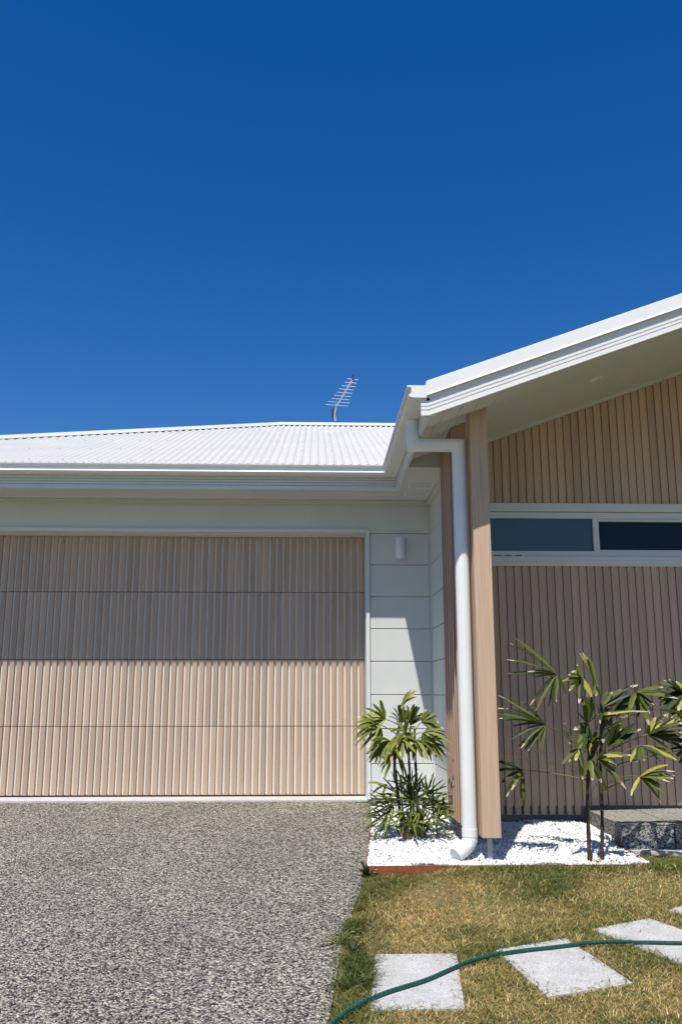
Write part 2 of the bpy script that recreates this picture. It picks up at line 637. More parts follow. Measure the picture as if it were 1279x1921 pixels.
mb = MB()
XS = np.linspace(0.0, 6.5, 40)
YS = [-2.36, -2.5, -2.65, -2.8, -2.95, -3.2, -3.6, -4.0, -4.5, -5, -6, -8, -14]
vs, fs = [], []
for y in YS:
    e = drive_edge(y) + 0.002
    for x in np.linspace(e, 9.0, 30):
        vs.append((x, y, lawn_z(y) + float(lawn_up(x, y)) + 0.003 * math.sin(x * 5 + y * 3)))
for j in range(len(YS) - 1):
    for i in range(29):
        fs.append((j * 30 + i, j * 30 + i + 1, (j + 1) * 30 + i + 1, (j + 1) * 30 + i))
mb.add(vs, [f[::-1] for f in fs])
mb.add([(2.10, -1.85, -0.160), (9, -1.85, -0.160), (9, -2.36, lawn_z(-2.36) + 0.052), (2.10, -2.36, lawn_z(-2.36) + 0.052)], [(0, 3, 2, 1)])
tag(obj('lawn', mb, M['soil'], loc=(0, -3, 0)), kind='structure')

# white gravel bed: a packed base and loose pebbles on it
mb = MB()
bx = np.linspace(0, 1, 14)
YB = [-0.005, -0.4, -0.8, -1.15, -1.5, -1.85, -2.1, -2.34]


def bed_left(y):
    return drive_edge(y) + 0.012


def bed_right(y):
    if y > -1.08:
        return 1.09
    return 2.11 if y > -1.9 else 2.11 - 0.06 * (-(y + 1.9)) / 0.44


vs, fs = [], []
for y in YB:
    a, b_ = bed_left(y), (1.096 if y > -1.06 else 2.14)
    for t in bx:
        vs.append((a + (b_ - a) * t, y, bed_z(0, y) - 0.004))
for j in range(len(YB) - 1):
    for i in range(13):
        fs.append((j * 14 + i + 14, j * 14 + i + 15, j * 14 + i + 1, j * 14 + i)[::-1])
mb.add(vs, [f for f in fs])
M['pebble_base'] = paint('gravel_base', (0.45, 0.45, 0.44), 0.9, 0.15, 1.0, 60, 120, 0.1)
tag(obj('garden_bed', mb, M['pebble_base'], loc=(1, -1.5, 0)), kind='structure')


def pebbles(n):
    ph = (1 + 5 ** 0.5) / 2
    iv = np.array([(-1, ph, 0), (1, ph, 0), (-1, -ph, 0), (1, -ph, 0), (0, -1, ph), (0, 1, ph), (0, -1, -ph), (0, 1, -ph), (ph, 0, -1), (ph, 0, 1), (-ph, 0, -1), (-ph, 0, 1)])
    iv = iv / np.linalg.norm(iv[0])
    it = np.array([(0, 11, 5), (0, 5, 1), (0, 1, 7), (0, 7, 10), (0, 10, 11), (1, 5, 9), (5, 11, 4), (11, 10, 2), (10, 7, 6), (7, 1, 8), (3, 9, 4), (3, 4, 2), (3, 2, 6), (3, 6, 8), (3, 8, 9), (4, 9, 5), (2, 4, 11), (6, 2, 10), (8, 6, 7), (9, 8, 1)])
    P = []
    while len(P) < n:
        y = -0.01 - 2.32 * random.random() ** 0.85
        x = random.uniform(0.3, 2.14)
        l = bed_left(y)
        if x < l or (y > -1.06 and x > 1.09):
            continue
        if x > 2.12 and y > -1.9:
            continue
        P.append((x, y))
    P = np.array(P)
    k = len(P)
    lump = 0.014 * np.sin(P[:, 0] * 9 + 1) * np.cos(P[:, 1] * 8) + 0.006 * np.sin(P[:, 0] * 23 + P[:, 1] * 17)
    zb = np.array([bed_z(0, y) for y in P[:, 1]]) + lump * 0.8 + rng.uniform(-0.004, 0.006, k)
    size = rng.uniform(0.005, 0.0105, k)
    sc = rng.uniform(0.65, 1.3, (k, 3)) * size[:, None]
    ax = rng.uniform(0, 2 * np.pi, (k, 2))
    jit = iv[None] * rng.uniform(0.82, 1.15, (k, 12, 1))
    v = jit * sc[:, None, :]
    ca, sa, cb, sb = np.cos(ax[:, 0]), np.sin(ax[:, 0]), np.cos(ax[:, 1]), np.sin(ax[:, 1])
    x, y, z = v[..., 0], v[..., 1], v[..., 2]
    y, z = y * cb[:, None] - z * sb[:, None], y * sb[:, None] + z * cb[:, None]
    x, y = x * ca[:, None] - y * sa[:, None], x * sa[:, None] + y * ca[:, None]
    v = np.stack([x + P[:, 0:1], y + P[:, 1:2], z + zb[:, None] + 0.003], -1).reshape(-1, 3)
    f = (it[None] + (np.arange(k) * 12)[:, None, None]).reshape(-1, 3)
    return v, f


def fast_mesh(name, v, f, mat, colors=None):
    me = bpy.data.meshes.new(name)
    nv, nf, s = len(v), len(f), f.shape[1]
    me.vertices.add(nv)
    me.vertices.foreach_set('co', v.astype(np.float32).ravel())
    me.loops.add(nf * s)
    me.loops.foreach_set('vertex_index', f.astype(np.int32).ravel())
    me.polygons.add(nf)
    me.polygons.foreach_set('loop_start', np.arange(0, nf * s, s, dtype=np.int32))
    me.update(calc_edges=True)
    if colors is not None:
        a = me.color_attributes.new('tint', 'FLOAT_COLOR', 'POINT')
        c4 = np.ones((nv, 4), np.float32)
        c4[:, :3] = colors
        a.data.foreach_set('color', c4.ravel())
    me.materials.append(mat)
    return me


def pebble_mat():
    m, nt, b = new_mat('white_pebble')
    geo = node(nt, 'ShaderNodeNewGeometry')
    r = ramp(nt, [(0.0, (0.26, 0.25, 0.235)), (0.07, (0.50, 0.49, 0.47)), (0.25, (0.68, 0.675, 0.66)), (1.0, (0.83, 0.83, 0.82))], geo.outputs['Random Per Island'])
    nt.links.new(r.outputs[0], b.inputs['Base Color'])
    b.inputs['Roughness'].default_value = 0.7
    return m


v, f = pebbles(26000)
tag(place('gravel', fast_mesh('gravel', v, f, pebble_mat())), 'white crushed stone pebbles filling the garden bed', 'gravel', kind='stuff')

# steel edging round the bed
edging = empty('garden_edging', (0.35, -2.345, -0.2), 'rusty steel edging strip round the white gravel bed', 'garden edging')
mb = MB().box(0.345, 2.115, -2.352, -2.345, -0.26, -0.150)
obj('front_strip', mb, M['corten'], edging)
mb = MB()
rows = []
for y in (-0.9, -1.4, -1.9, -2.35):
    e = drive_edge(y)
    zt = max(bed_z(0, y) + 0.004, drive_z(y) + 0.008)
    rows.append([(e + 0.003, y, zt - 0.12), (e + 0.010, y, zt - 0.12), (e + 0.010, y, zt), (e + 0.003, y, zt)])
mb.loft(rows)
obj('side_strip', mb, M['corten'], edging)
mb = MB()
rows = []
for x, y in ((2.115, -1.60), (2.10, -1.95), (2.13, -2.10), (2.10, -2.345)):
    rows.append([(x, y, -0.28), (x + 0.007, y, -0.28), (x + 0.007, y, bed_z(0, y) + 0.014), (x, y, bed_z(0, y) + 0.014)])
mb.loft(rows)
obj('end_strip', mb, M['corten'], edging)

# ---------------------------------------------------------------- the house
house = empty('house', (0, 0, 0), 'modern low house with timber-look battens, grey boards and white steel roof', 'house')
XC = 1.097        # side wall
RK = 0.37         # roof and soffit slope of the porch


def soff(x):
    return 2.752 + RK * (x - 0.744)


YF = -1.05        # porch facade
FASC_Y = -2.66
DX0, DX1 = -4.32, 0.487
DOORY = 0.20

# core walls
mb = MB()
mb.box(DX1, XC - 0.012, 0.014, 0.40, -0.25, 2.70)
mb.box(-4.9, DX0, 0.014, 0.40, -0.25, 2.70)
mb.box(DX0, DX1, 0.014, 0.40, 2.40, 2.70)
mb.box(-4.9, -4.7, 0.40, 11.0, -0.25, 2.70)
mb.box(-4.9, 8.0, 11.0, 11.2, -0.25, 2.70)
mb.box(7.8, 8.0, YF + 0.2, 11.0, -0.25, 2.72)
mb.box(XC + 0.014, XC + 0.16, -1.29, 0.012, -0.06, 2.71)
obj('wall', mb, M['wall'], house)
mb = MB().box(DX0, DX1 - 0.004, -0.10, 0.34, -0.24, -0.0095)
obj('garage_slab', mb, M['slab'], house)

# grey wall boards on the garage front, one every 300 mm
JZ = [-0.012, 0.289, 0.594, 0.897, 1.198, 1.497, 1.796, 2.096, 2.396]
for i in range(len(JZ) - 1):
    for (a, b_) in ((0.522, XC - 0.013), (-4.9, DX0 - 0.035)):
        mb = MB().box(a, b_, 0.0, 0.014, JZ[i] + 0.004, JZ[i + 1] - 0.004)
        obj('wall_board', mb, M['wall'], house, bevel=0.0035)
mb = MB().box(-4.9, XC - 0.013, 0.0, 0.014, 2.400, 2.70)
obj('wall_board', mb, M['wall'], house, bevel=0.003)
# side return
for i in range(len(JZ)):
    z1 = JZ[i + 1] - 0.004 if i + 1 < len(JZ) else 2.70
    mb = MB().box(XC, XC + 0.014, -1.285, -0.016, JZ[i] + 0.004, z1)
    obj('wall_board', mb, M['wall'], house, bevel=0.0035)
mb = MB().box(XC - 0.012, XC + 0.012, -0.014, 0.012, -0.01, 2.70)
obj('corner_bead', mb, M['wall'], house, bevel=0.003)
for bx_ in ((-4.9, DX0, 0.008, 0.012), (DX1 + 0.012, XC, 0.008, 0.012), (XC + 0.006, XC + 0.01, -1.28, 0.007)):
    obj('plinth', MB().box(*bx_, -0.25, -0.012), M['plinth'], house)
mb = MB().box(-4.9, XC - 0.014, -0.030, -0.001, 2.672, 2.706).box(-4.9, XC - 0.014, -0.060, -0.031, 2.692, 2.707)
mb.box(XC - 0.030, XC - 0.001, -1.28, -0.031, 2.672, 2.7065)
obj('cornice', mb, M['soffit'], house, bevel=0.003)

# garage door frame
mb = MB()
mb.box(DX1, DX1 + 0.033, -0.022, -0.001, -0.015, 2.398)
mb.box(DX0 - 0.033, DX0, -0.022, -0.001, -0.015, 2.398)
mb.box(DX0 - 0.033, DX1 + 0.033, -0.022, -0.001, 2.3985, 2.432)
mb.box(DX1 - 0.004, DX1 - 0.0005, 0.0, 0.24, -0.015, 2.398)
mb.box(DX0 + 0.0005, DX0 + 0.004, 0.0, 0.24, -0.015, 2.398)
mb.box(DX0, DX1, 0.0, 0.24, 2.392, 2.3975)
obj('door_frame', mb, M['trim'], house, bevel=0.002)
mb = MB().box(DX0, DX1, DOORY + 0.030, DOORY + 0.12, -0.019, 2.391)
obj('door_backing', mb, M['inside'], house)

# garage door: four sectional panels with proud timber-look slats
PZ = [0.002, 0.613, 1.222, 1.855, 2.470]
PER = 0.06505
nsl = int((DX1 - 0.006 - (DX0 + 0.006)) / PER)
for k in range(4):
    z0, z1 = PZ[k] + 0.003, min(PZ[k + 1] - 0.003, 2.390)
    mb = MB().box(DX0 + 0.006, DX1 - 0.006, DOORY + 0.0193, DOORY + 0.03, z0, z1)
    pan = obj('garage_door_panel', mb, M['groove'], house)
    src = None
    for i in range(nsl):
        xr = DX1 - 0.012 - i * PER
        if src is None:
            w, d = 0.0430, 0.020
            me = MB()
            h = z1 - z0
            me.add([(0, d, 0), (w, d, 0), (w, 0.0015, 0), (w - 0.0015, 0, 0), (0.0015, 0, 0), (0, 0.0015, 0),
                    (0, d, h), (w, d, h), (w, 0.0015, h), (w - 0.0015, 0, h), (0.0015, 0, h), (0, 0.0015, h)],
                   [(5, 4, 3, 2, 1, 0), (6, 7, 8, 9, 10, 11), (2, 3, 9, 8), (3, 4, 10, 9), (4, 5, 11, 10), (1, 2, 8, 7), (5, 0, 6, 11)])
            src = place('slat', me.mesh('slat', M['wood_door']), pan, (xr - 0.0445, DOORY - 0.0005, z0))
        else:
            copy_to(src, (xr - 0.0445, DOORY - 0.0005, z0), pan)
mb = MB().box(DX0 + 0.006, DX1 - 0.006, DOORY + 0.002, DOORY + 0.03, -0.0085, 0.003)
obj('door_seal', mb, M['black'], house)

# porch facade: backing, battens cut to the raking soffit, window band
fx0, fx1 = 1.135, 4.6
mb = MB()
zt0, zt1 = soff(fx0), soff(4.2)
mb.add([(fx0, YF + 0.034, 2.34), (4.2, YF + 0.034, 2.34), (4.2, YF + 0.034, zt1), (fx0, YF + 0.034, zt0),
        (fx0, YF + 0.1, 2.34), (4.2, YF + 0.1, 2.34), (4.2, YF + 0.1, zt1), (fx0, YF + 0.1, zt0)],
       [(0, 1, 2, 3), (4, 7, 6, 5), (3, 2, 6, 7), (0, 4, 5, 1), (0, 3, 7, 4), (1, 5, 6, 2)])
mb.box(fx0, 4.6, YF + 0.034, YF + 0.1, 0.055, 1.90)
obj('facade_panel', mb, M['black'], house)
mb = MB()
mb.add([(4.201, YF + 0.03, 2.34), (7.8, YF + 0.03, 2.34), (7.8, YF + 0.03, zt1 - RK * 3.6), (4.201, YF + 0.03, zt1),
        (4.201, YF + 0.2, 2.34), (7.8, YF + 0.2, 2.34), (7.8, YF + 0.2, zt1 - RK * 3.6), (4.201, YF + 0.2, zt1)],
       [(0, 1, 2, 3), (4, 7, 6, 5), (3, 2, 6, 7), (0, 4, 5, 1), (0, 3, 7, 4), (1, 5, 6, 2)])
mb.box(4.601, 7.8, YF + 0.03, YF + 0.2, -0.25, 2.339)
obj('wall', mb, M['wall'], house)
mb = MB().box(XC + 0.17, 8.0, YF + 0.031, YF + 0.3, -0.3, 0.054)
obj('plinth', mb, M['plinth'], house)

z_sb0 = float(at(918, 1062, YF)[2]) + 0.001
PF = 0.0672
BW = 0.0445
XF0 = 1.467 - 0.0225 - 5 * PF
bi = 0
lower_src = {}
while True:
    x = XF0 + bi * PF
    bi += 1
    if x > 4.12:
        break
    # cladding board: proud batten with a lower ledge on its right, an open joint to the next board
    LE = PF - 0.0045
    za, zb_, zc_ = soff(x) - 0.03, soff(x + BW) - 0.03, soff(x + LE) - 0.03
    mb = MB()
    mb.hexa([(x, YF, 2.437), (x + BW, YF, 2.437), (x + BW, YF + 0.030, 2.437), (x, YF + 0.030, 2.437),
             (x, YF, za), (x + BW, YF, zb_), (x + BW, YF + 0.030, zb_), (x, YF + 0.030, za)])
    mb.hexa([(x + BW, YF + 0.009, 2.437), (x + LE, YF + 0.009, 2.437), (x + LE, YF + 0.030, 2.437), (x + BW, YF + 0.030, 2.437),
             (x + BW, YF + 0.009, zb_), (x + LE, YF + 0.009, zc_), (x + LE, YF + 0.030, zc_), (x + BW, YF + 0.030, zb_)])
    obj('batten', mb, M['wood'], house)
    zbot = -0.018 if x < 2.10 else 0.050
    if zbot not in lower_src:
        mb = MB().box(x, x + BW, YF, YF + 0.030, zbot, z_sb0).box(x + BW, x + LE, YF + 0.009, YF + 0.030, 0.050, z_sb0)
        lower_src[zbot] = obj('batten', mb, M['wood'], house, loc=(x, YF, zbot))
    else:
        copy_to(lower_src[zbot], (x, YF, zbot), house)
# raking bead where battens meet the soffit
mb = MB()
mb.hexa([(fx0, YF - 0.03, soff(fx0) - 0.028), (4.2, YF - 0.03, soff(4.2) - 0.028), (4.2, YF + 0.014, soff(4.2) - 0.028), (fx0, YF + 0.014, soff(fx0) - 0.028),
         (fx0, YF - 0.03, soff(fx0)), (4.2, YF - 0.03, soff(4.2)), (4.2, YF + 0.014, soff(4.2)), (fx0, YF + 0.014, soff(fx0))])
obj('soffit_bead', mb, M['soffit'], house)

# window band
def zf(v):
    return float(at(918, v, YF)[2])


z_ht, z_hb, z_ft, z_gt, z_gb, z_fb, z_sb = zf(944), zf(960), zf(960.8), zf(972), zf(1033.5), zf(1043.5), zf(1062)
wx0, wx1 = 1.30, 4.2
win = place('window', MB().box(wx0, wx1, YF - 0.006, YF + 0.05, z_gt, z_ft).box(wx0, wx1, YF - 0.006, YF + 0.05, z_fb, z_gb).mesh('window', M['trim'], (wx0, YF, z_fb)), house, (wx0, YF, z_fb))
mb = MB()
xm0, xm1 = float(at(1111, 1000, YF)[0]), float(at(1123, 1000, YF)[0])
obj('mullion', MB().box(xm0, xm0 + (xm1 - xm0) * 0.45, YF - 0.012, YF + 0.05, z_gb, z_gt).box(xm0 + (xm1 - xm0) * 0.5, xm1, YF + 0.001, YF + 0.05, z_gb - 0.004, z_gt), M['trim'], win, bevel=0.0015)
x2 = xm1 + 1.05
obj('mullion', MB().box(x2, x2 + 0.045, YF - 0.010, YF + 0.05, z_gb, z_gt), M['trim'], win, bevel=0.0015)
obj('pane', MB().box(wx0, xm0, YF + 0.012, YF + 0.018, z_gb, z_gt), M['glass_frost'], win)['label'] = 'frosted blue-grey pane'
obj('sash', MB().box(xm1, x2, YF + 0.004, YF + 0.04, z_gt - 0.022, z_gt - 0.0005).box(xm1, x2, YF + 0.004, YF + 0.04, z_gb + 0.0005, z_gb + 0.014), M['trim'], win, bevel=0.0015)
obj('pane', MB().box(xm1, x2, YF + 0.026, YF + 0.032, z_gb + 0.014, z_gt - 0.022), M['glass_dark'], win)['label'] = 'dark clear pane'
obj('pane', MB().box(x2 + 0.045, wx1, YF + 0.012, YF + 0.018, z_gb, z_gt), M['glass_frost'], win)
obj('window_sill', MB().box(wx0, wx1, YF - 0.026, YF + 0.05, z_sb, z_fb - 0.002), M['trim'], win, bevel=0.003)
obj('window_head', MB().box(wx0, wx1, YF - 0.020, YF + 0.05, z_hb + 0.001, z_ht), M['trim'], win, bevel=0.003)
for k in range(3):
    xx = 1.49 + k * 0.085
    obj('weep_slot', MB().box(xx, xx + 0.05, YF - 0.0075, YF - 0.006, z_fb + 0.004, z_fb + 0.010), M['black'], win)
obj('wall', MB().box(fx0, 4.2, YF + 0.06, YF + 0.1, 1.9, 2.34), M['inside'], house)

# batten screen wall on the return, beside the post
SX = 1.01
Y0s, Y1s = -1.295, -1.92
mb = MB()
mb.hexa([(SX + 0.011, Y1s + 0.03, 0.03), (SX + 0.12, Y1s + 0.03, 0.03), (SX + 0.12, Y0s, 0.03), (SX + 0.011, Y0s, 0.03),
         (SX + 0.011, Y1s + 0.03, soff(SX + 0.011)), (SX + 0.12, Y1s + 0.03, soff(SX + 0.12)), (SX + 0.12, Y0s, soff(SX + 0.12)), (SX + 0.011, Y0s, soff(SX + 0.011))])
M['recess_shade'] = paint('batten_recess_shade', (0.085, 0.055, 0.04), 0.8, 0.1, 0.1)  # groove shade painted into the backing as a dark brown
obj('screen_panel', mb, M['recess_shade'], house)
nb = 6
pp = (Y0s - Y1s) / nb
for k in range(nb):
    ya = Y1s + k * pp
    wide = 0.0105 if k else 0.115

    mb = MB()
    x0, x1 = SX, SX + wide
    yb = ya + pp * 0.58 if k else ya + 0.029
    mb.hexa([(x0, ya, 0.03), (x1, ya, 0.03), (x1, yb, 0.03), (x0, yb, 0.03),
             (x0, ya, soff(x0)), (x1, ya, soff(x1)), (x1, yb, soff(x1)), (x0, yb, soff(x0))])
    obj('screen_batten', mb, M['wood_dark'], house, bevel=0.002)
mb = MB().box(SX + 0.04, SX + 0.115, Y1s + 0.05, YF, -0.25, 0.029)
obj('plinth', mb, M['plinth'], house)

# post: boxed timber-look post on a galvanised stub
px0, px1, py0, py1 = 1.089, 1.209, -2.28, -2.127
PMX = (px0 + px1) / 2
mb = MB()
mb.hexa([(px0, py0, 0.0), (px1, py0, 0.0), (px1, py1, 0.0), (px0, py1, 0.0),
         (px0, py0, soff(px0)), (px1, py0, soff(px1)), (px1, py1, soff(px1)), (px0, py1, soff(px0))])
post = obj('post', mb, M['wood'], house, bevel=0.003)
mb = MB().box(1.134, 1.162, -2.215, -2.187, -0.26, -0.0045)
obj('post_stub', mb, M['galv'], post, bevel=0.002)
mb = MB().box(px0 + 0.01, px1 - 0.01, py0 + 0.01, py1 - 0.01, -0.004, -0.001)
obj('post_cap', mb, M['galv'], post)

# soffits
mb = MB().box(-4.95, 0.744, -0.498, -0.0005, 2.7075, 2.72).box(0.7445, 1.13, -1.29, 0.0, 2.7075, 2.72)
obj('soffit', mb, M['soffit'], house)


def raked_panel(mb, x0, x1, y0, y1, dz, th):
    mb.hexa([(x0, y0, soff(x0) + dz), (x1, y0, soff(x1) + dz), (x1, y1, soff(x1) + dz), (x0, y1, soff(x0) + dz),
             (x0, y0, soff(x0) + dz + th), (x1, y0, soff(x1) + dz + th), (x1, y1, soff(x1) + dz + th), (x0, y1, soff(x0) + dz + th)])
    return mb


# narrow lining boards near the eave, then one wide sheet
edges = [0.744, 0.86, 0.98, 1.10, 1.24]
for a, b_ in zip(edges[:-1], edges[1:]):
    y1 = -1.291 if b_ < 1.12 else YF
    obj('soffit_board', raked_panel(MB(), a + 0.0015, b_ - 0.0015, -2.36, y1, 0.0, 0.012), M['soffit'], house)
    obj('soffit_board', raked_panel(MB(), a + 0.0015, b_ - 0.0015, FASC_Y, -2.3605, -0.052, 0.012), M['soffit'], house)
obj('soffit', raked_panel(MB(), 1.2405, 4.2, -2.36, YF + 0.014, 0.0, 0.012), M['soffit'], house)
obj('soffit', raked_panel(MB(), 1.2405, 4.2, FASC_Y, -2.3605, -0.052, 0.012), M['soffit'], house)
obj('soffit_step', raked_panel(MB(), 0.744, 4.2, -2.372, -2.362, -0.040, 0.055), M['soffit'], house)
# right-hand slope
mb = MB()


def soffR(x):
    return soff(4.2) - RK * (x - 4.2)


mb.hexa([(4.201, FASC_Y, soffR(4.2)), (8.5, FASC_Y, soffR(8.5)), (8.5, YF + 0.03, soffR(8.5)), (4.201, YF + 0.03, soffR(4.2)),
         (4.201, FASC_Y, soffR(4.2) + 0.012), (8.5, FASC_Y, soffR(8.5) + 0.012), (8.5, YF + 0.03, soffR(8.5) + 0.012), (4.201, YF + 0.03, soffR(4.2) + 0.012)])
obj('soffit', mb, M['soffit'], house)
# bulkhead between flat and raking soffit
mb = MB()
mb.add([(0.7445, -1.293, 2.7205), (1.12, -1.293, 2.7205), (1.12, -1.293, soff(1.12)), (0.7445, -1.293, soff(0.7445)),
        (0.7445, -1.285, 2.7205), (1.12, -1.285, 2.7205), (1.12, -1.285, soff(1.12)), (0.7445, -1.285, soff(0.7445))],
       [(0, 1, 2, 3), (4, 7, 6, 5), (3, 2, 6, 7), (0, 4, 5, 1), (0, 3, 7, 4), (1, 5, 6, 2)])
obj('bulkhead', mb, M['soffit'], house)
# vents in the flat soffit
for (xa, xb, ya, yb) in ((0.83, 1.045, -0.74, -0.57), (0.83, 1.045, -0.40, -0.25)):
    mb = MB().box(xa, xb, ya, yb, 2.703, 2.7072)
    vt = obj('soffit_vent', mb, M['light_white'], house, bevel=0.001)
    sl = MB()
    n = 6
    for q in range(n):
        yy = ya + 0.02 + q * (yb - ya - 0.04) / n
        sl.box(xa + 0.015, xb - 0.015, yy, yy + 0.010, 2.7005, 2.7028)
    obj('vent_louvre', sl, M['trim'], vt)
# downlight
dl = Vector((2.138, -1.878, soff(2.138)))
nrm = Vector((RK, 0, -1)).normalized()
tx = Vector((1, 0, RK)).normalized()
ty = Vector((0, 1, 0))
rings = []
for rr, dd in ((0.050, 0.0005), (0.050, 0.006), (0.044, 0.008), (0.036, 0.007), (0.034, 0.003), (0.0005, 0.003)):
    rings.append([dl + nrm * dd + tx * math.cos(a) * rr + ty * math.sin(a) * rr for a in [2 * math.pi * q / 24 for q in range(24)]])
mb = MB().loft(rings, cap=False, smooth=True)
obj('downlight', mb, M['lens'], house)

# fascia profile: (outward, height) from the lower edge up, ribbed
RIB = [(0.0, 0.0), (0.005, 0.0), (0.005, 0.033), (-0.006, 0.035), (-0.006, 0.040), (0.004, 0.042), (0.004, 0.059), (-0.007, 0.061), (-0.007, 0.066),
       (0.003, 0.068), (0.003, 0.085), (-0.008, 0.087), (-0.008, 0.092), (0.001, 0.094), (0.001, 0.101), (-0.006, 0.103), (-0.006, 0.175), (-0.02, 0.175), (-0.02, 0.0)]


def fz(x):
    return 2.70 if x <= 0.745 else 2.70 + RK * (x - 0.745)


mb = MB()
rows = []
for x in (0.698, 0.745, 4.2, 8.5):
    zb_ = fz(x) if x <= 4.2 else fz(4.2) - RK * (x - 4.2)
    rows.append([(x, FASC_Y - o, zb_ + h * (1.0 if x < 0.75 else 1.0)) for o, h in RIB])
mb.loft(rows)
obj('barge_board', mb, M['metal_white'], house)
obj('barge_end', MB().box(0.7352, 0.742, FASC_Y - 0.0165, FASC_Y + 0.02, 2.842, 2.93), M['metal_white'], house)
obj('barge_end', MB().box(0.70, 0.80, FASC_Y + 0.009, FASC_Y + 0.03, 2.705, 2.865), M['metal_white'], house)
# barge capping above it
CAP = [(0.010, 0.142), (0.024, 0.136), (0.022, 0.146), (0.018, 0.150), (0.018, 0.236), (0.012, 0.240), (-0.16, 0.240), (-0.16, 0.232), (0.0, 0.232), (0.008, 0.150)]
rows = []
for x in (0.735, 4.2, 8.5):
    zb_ = 2.70 + RK * (x - 0.745) if x <= 4.2 else fz(4.2) - RK * (x - 4.2)
    rows.append([(x, FASC_Y - o, zb_ + h) for o, h in CAP])
mb = MB().loft(rows)
obj('barge_capping', mb, M['metal_white'], house)

# eave fascias
FX = 0.738
RIB2 = [(0.0, 0.0), (0.005, 0.0), (0.005, 0.033), (-0.006, 0.035), (-0.006, 0.040), (0.004, 0.042), (0.004, 0.059), (-0.007, 0.061), (-0.007, 0.066),
        (0.003, 0.068), (0.003, 0.085), (-0.008, 0.087), (-0.008, 0.092), (0.001, 0.094), (0.001, 0.125), (-0.02, 0.125), (-0.02, 0.0)]
mb = MB().loft([[(-4.97, -0.50 - o, 2.700 + h) for o, h in RIB2], [(FX - o, -0.50 - o, 2.700 + h) for o, h in RIB2]])
obj('fascia', mb, M['trim'], house)
mb = MB().loft([[(FX - o, -0.50 - o, 2.700 + h) for o, h in RIB2], [(FX - o, FASC_Y + 0.006, 2.700 + h) for o, h in RIB2]])
obj('fascia', mb, M['trim'], house)

# gutters
GZ = 2.897
GUT = [(0.004, -0.078), (0.088, -0.078), (0.108, -0.075), (0.119, -0.068), (0.122, -0.062), (0.119, -0.056), (0.110, -0.052), (0.105, -0.047),
       (0.103, -0.010), (0.111, -0.005), (0.124, -0.004), (0.132, -0.001), (0.132, 0.004), (0.125, 0.006), (0.118, 0.003), (0.098, -0.010),
       (0.094, -0.060), (0.012, -0.066), (0.010, 0.0), (0.004, 0.0)]
mb = MB().loft([[(-4.97, -0.50 - o, GZ + h) for o, h in GUT], [(FX - o, -0.50 - o, GZ + h) for o, h in GUT]], smooth=False)
obj('gutter', mb, M['metal_white'], house)['label'] = 'gutter above the garage door'
gut2 = MB().loft([[(FX - o, -0.50 - o, GZ + h) for o, h in GUT], [(FX - o, FASC_Y - 0.012, GZ + h) for o, h in GUT]], smooth=False)
gut2 = obj('gutter', gut2, M['metal_white'], house)
gut2['label'] = 'short return gutter beside the porch roof'
# end cap and top corner piece
yc = FASC_Y - 0.0125
capo = [(o, h) for o, h in GUT[:14]] + [(0.002, 0.006)]
mb = MB().loft([[(FX - o, yc, GZ + h) for o, h in capo], [(FX - o, yc - 0.006, GZ + h) for o, h in capo]])
obj('gutter_end', mb, M['metal_white'], gut2)

# downpipe
PX, PY, PR = 0.699, -2.17, 0.048
QX = 1.024
pipe = MB()
e_ = 0.052
HZ = 2.640
pipe.tube([(PX, PY, GZ - 0.079), (PX, PY, HZ + e_), (PX, PY, HZ), (PX + e_, PY, HZ), (QX - e_, PY, HZ), (QX, PY, HZ), (QX, PY, HZ - e_), (QX, PY, 0.02)], PR, seg=28, smooth=True)
pipe = obj('downpipe', pipe, M['pipe'], house)
mb = MB().tube([(QX, PY, 0.045), (QX, PY, -0.005)], PR + 0.003, 28)
obj('pipe_collar', mb, M['pipe'], pipe)
el = [(QX, PY, -0.004), (QX, PY, -0.028), (QX - 0.020, PY - 0.012, -0.056), (QX - 0.055, PY - 0.03, -0.082), (QX - 0.105, PY - 0.06, -0.112)]
mb = MB().tube(el, PR + 0.001, 28, cap=True, smooth=True)
obj('pipe_elbow', mb, M['pipe'], pipe)
for i_ in (1, 3):
    a_, b__ = Vector(el[i_]), Vector(el[i_ + 1])
    d_ = (b__ - a_).normalized()
    obj('elbow_seam', MB().tube([a_ + d_ * 0.004, a_ + d_ * 0.008], PR + 0.0035, 28), M['pipe'], pipe)
for z in (2.36,):
    obj('pipe_collar', MB().tube([(QX, PY, z + 0.0), (QX, PY, z + 0.004)], PR + 0.0012, 28), M['pipe'], pipe)
obj('pipe_collar', MB().tube([(PX + 0.062, PY, HZ), (PX + 0.066, PY, HZ)], PR + 0.0012, 28), M['pipe'], pipe)
obj('pipe_collar', MB().tube([(PX, PY, 2.72), (PX, PY, 2.723)], PR + 0.0012, 28), M['pipe'], pipe)

# roofs: corrugated steel as geometry
TP = 0.397
EY, EZ = -0.60, 2.905


def main_z(y):
    return EZ + TP * (y - EY)


AX, AY = -0.525, 3.87
HX, HY = -3.57, 1.52
hs = (AY - HY) / (AX - HX)
CORR = 0.0762
xs = np.arange(-5.2, 4.0, CORR / 8)
mb = MB()
vs, fs = [], []
prev = None
for x in xs:
    ylo = EY if x < 0.55 else EY + (x - 0.55)
    yhi = AY if x > AX else AY + hs * (x - AX)
    if yhi - ylo < 0.02:
        prev = None
        continue
    zc_ = 0.009 * math.sin(2 * math.pi * x / CORR)
    n = len(vs)
    vs += [(x, ylo, main_z(ylo) + zc_), (x, yhi, main_z(yhi) + zc_)]
    if prev is not None:
        fs.append((prev, n, n + 1, prev + 1))
    prev = n
mb.add(vs, fs, True)
obj('roof_sheet', mb, M['roof'], house)['label'] = 'corrugated white roof slope over the garage'
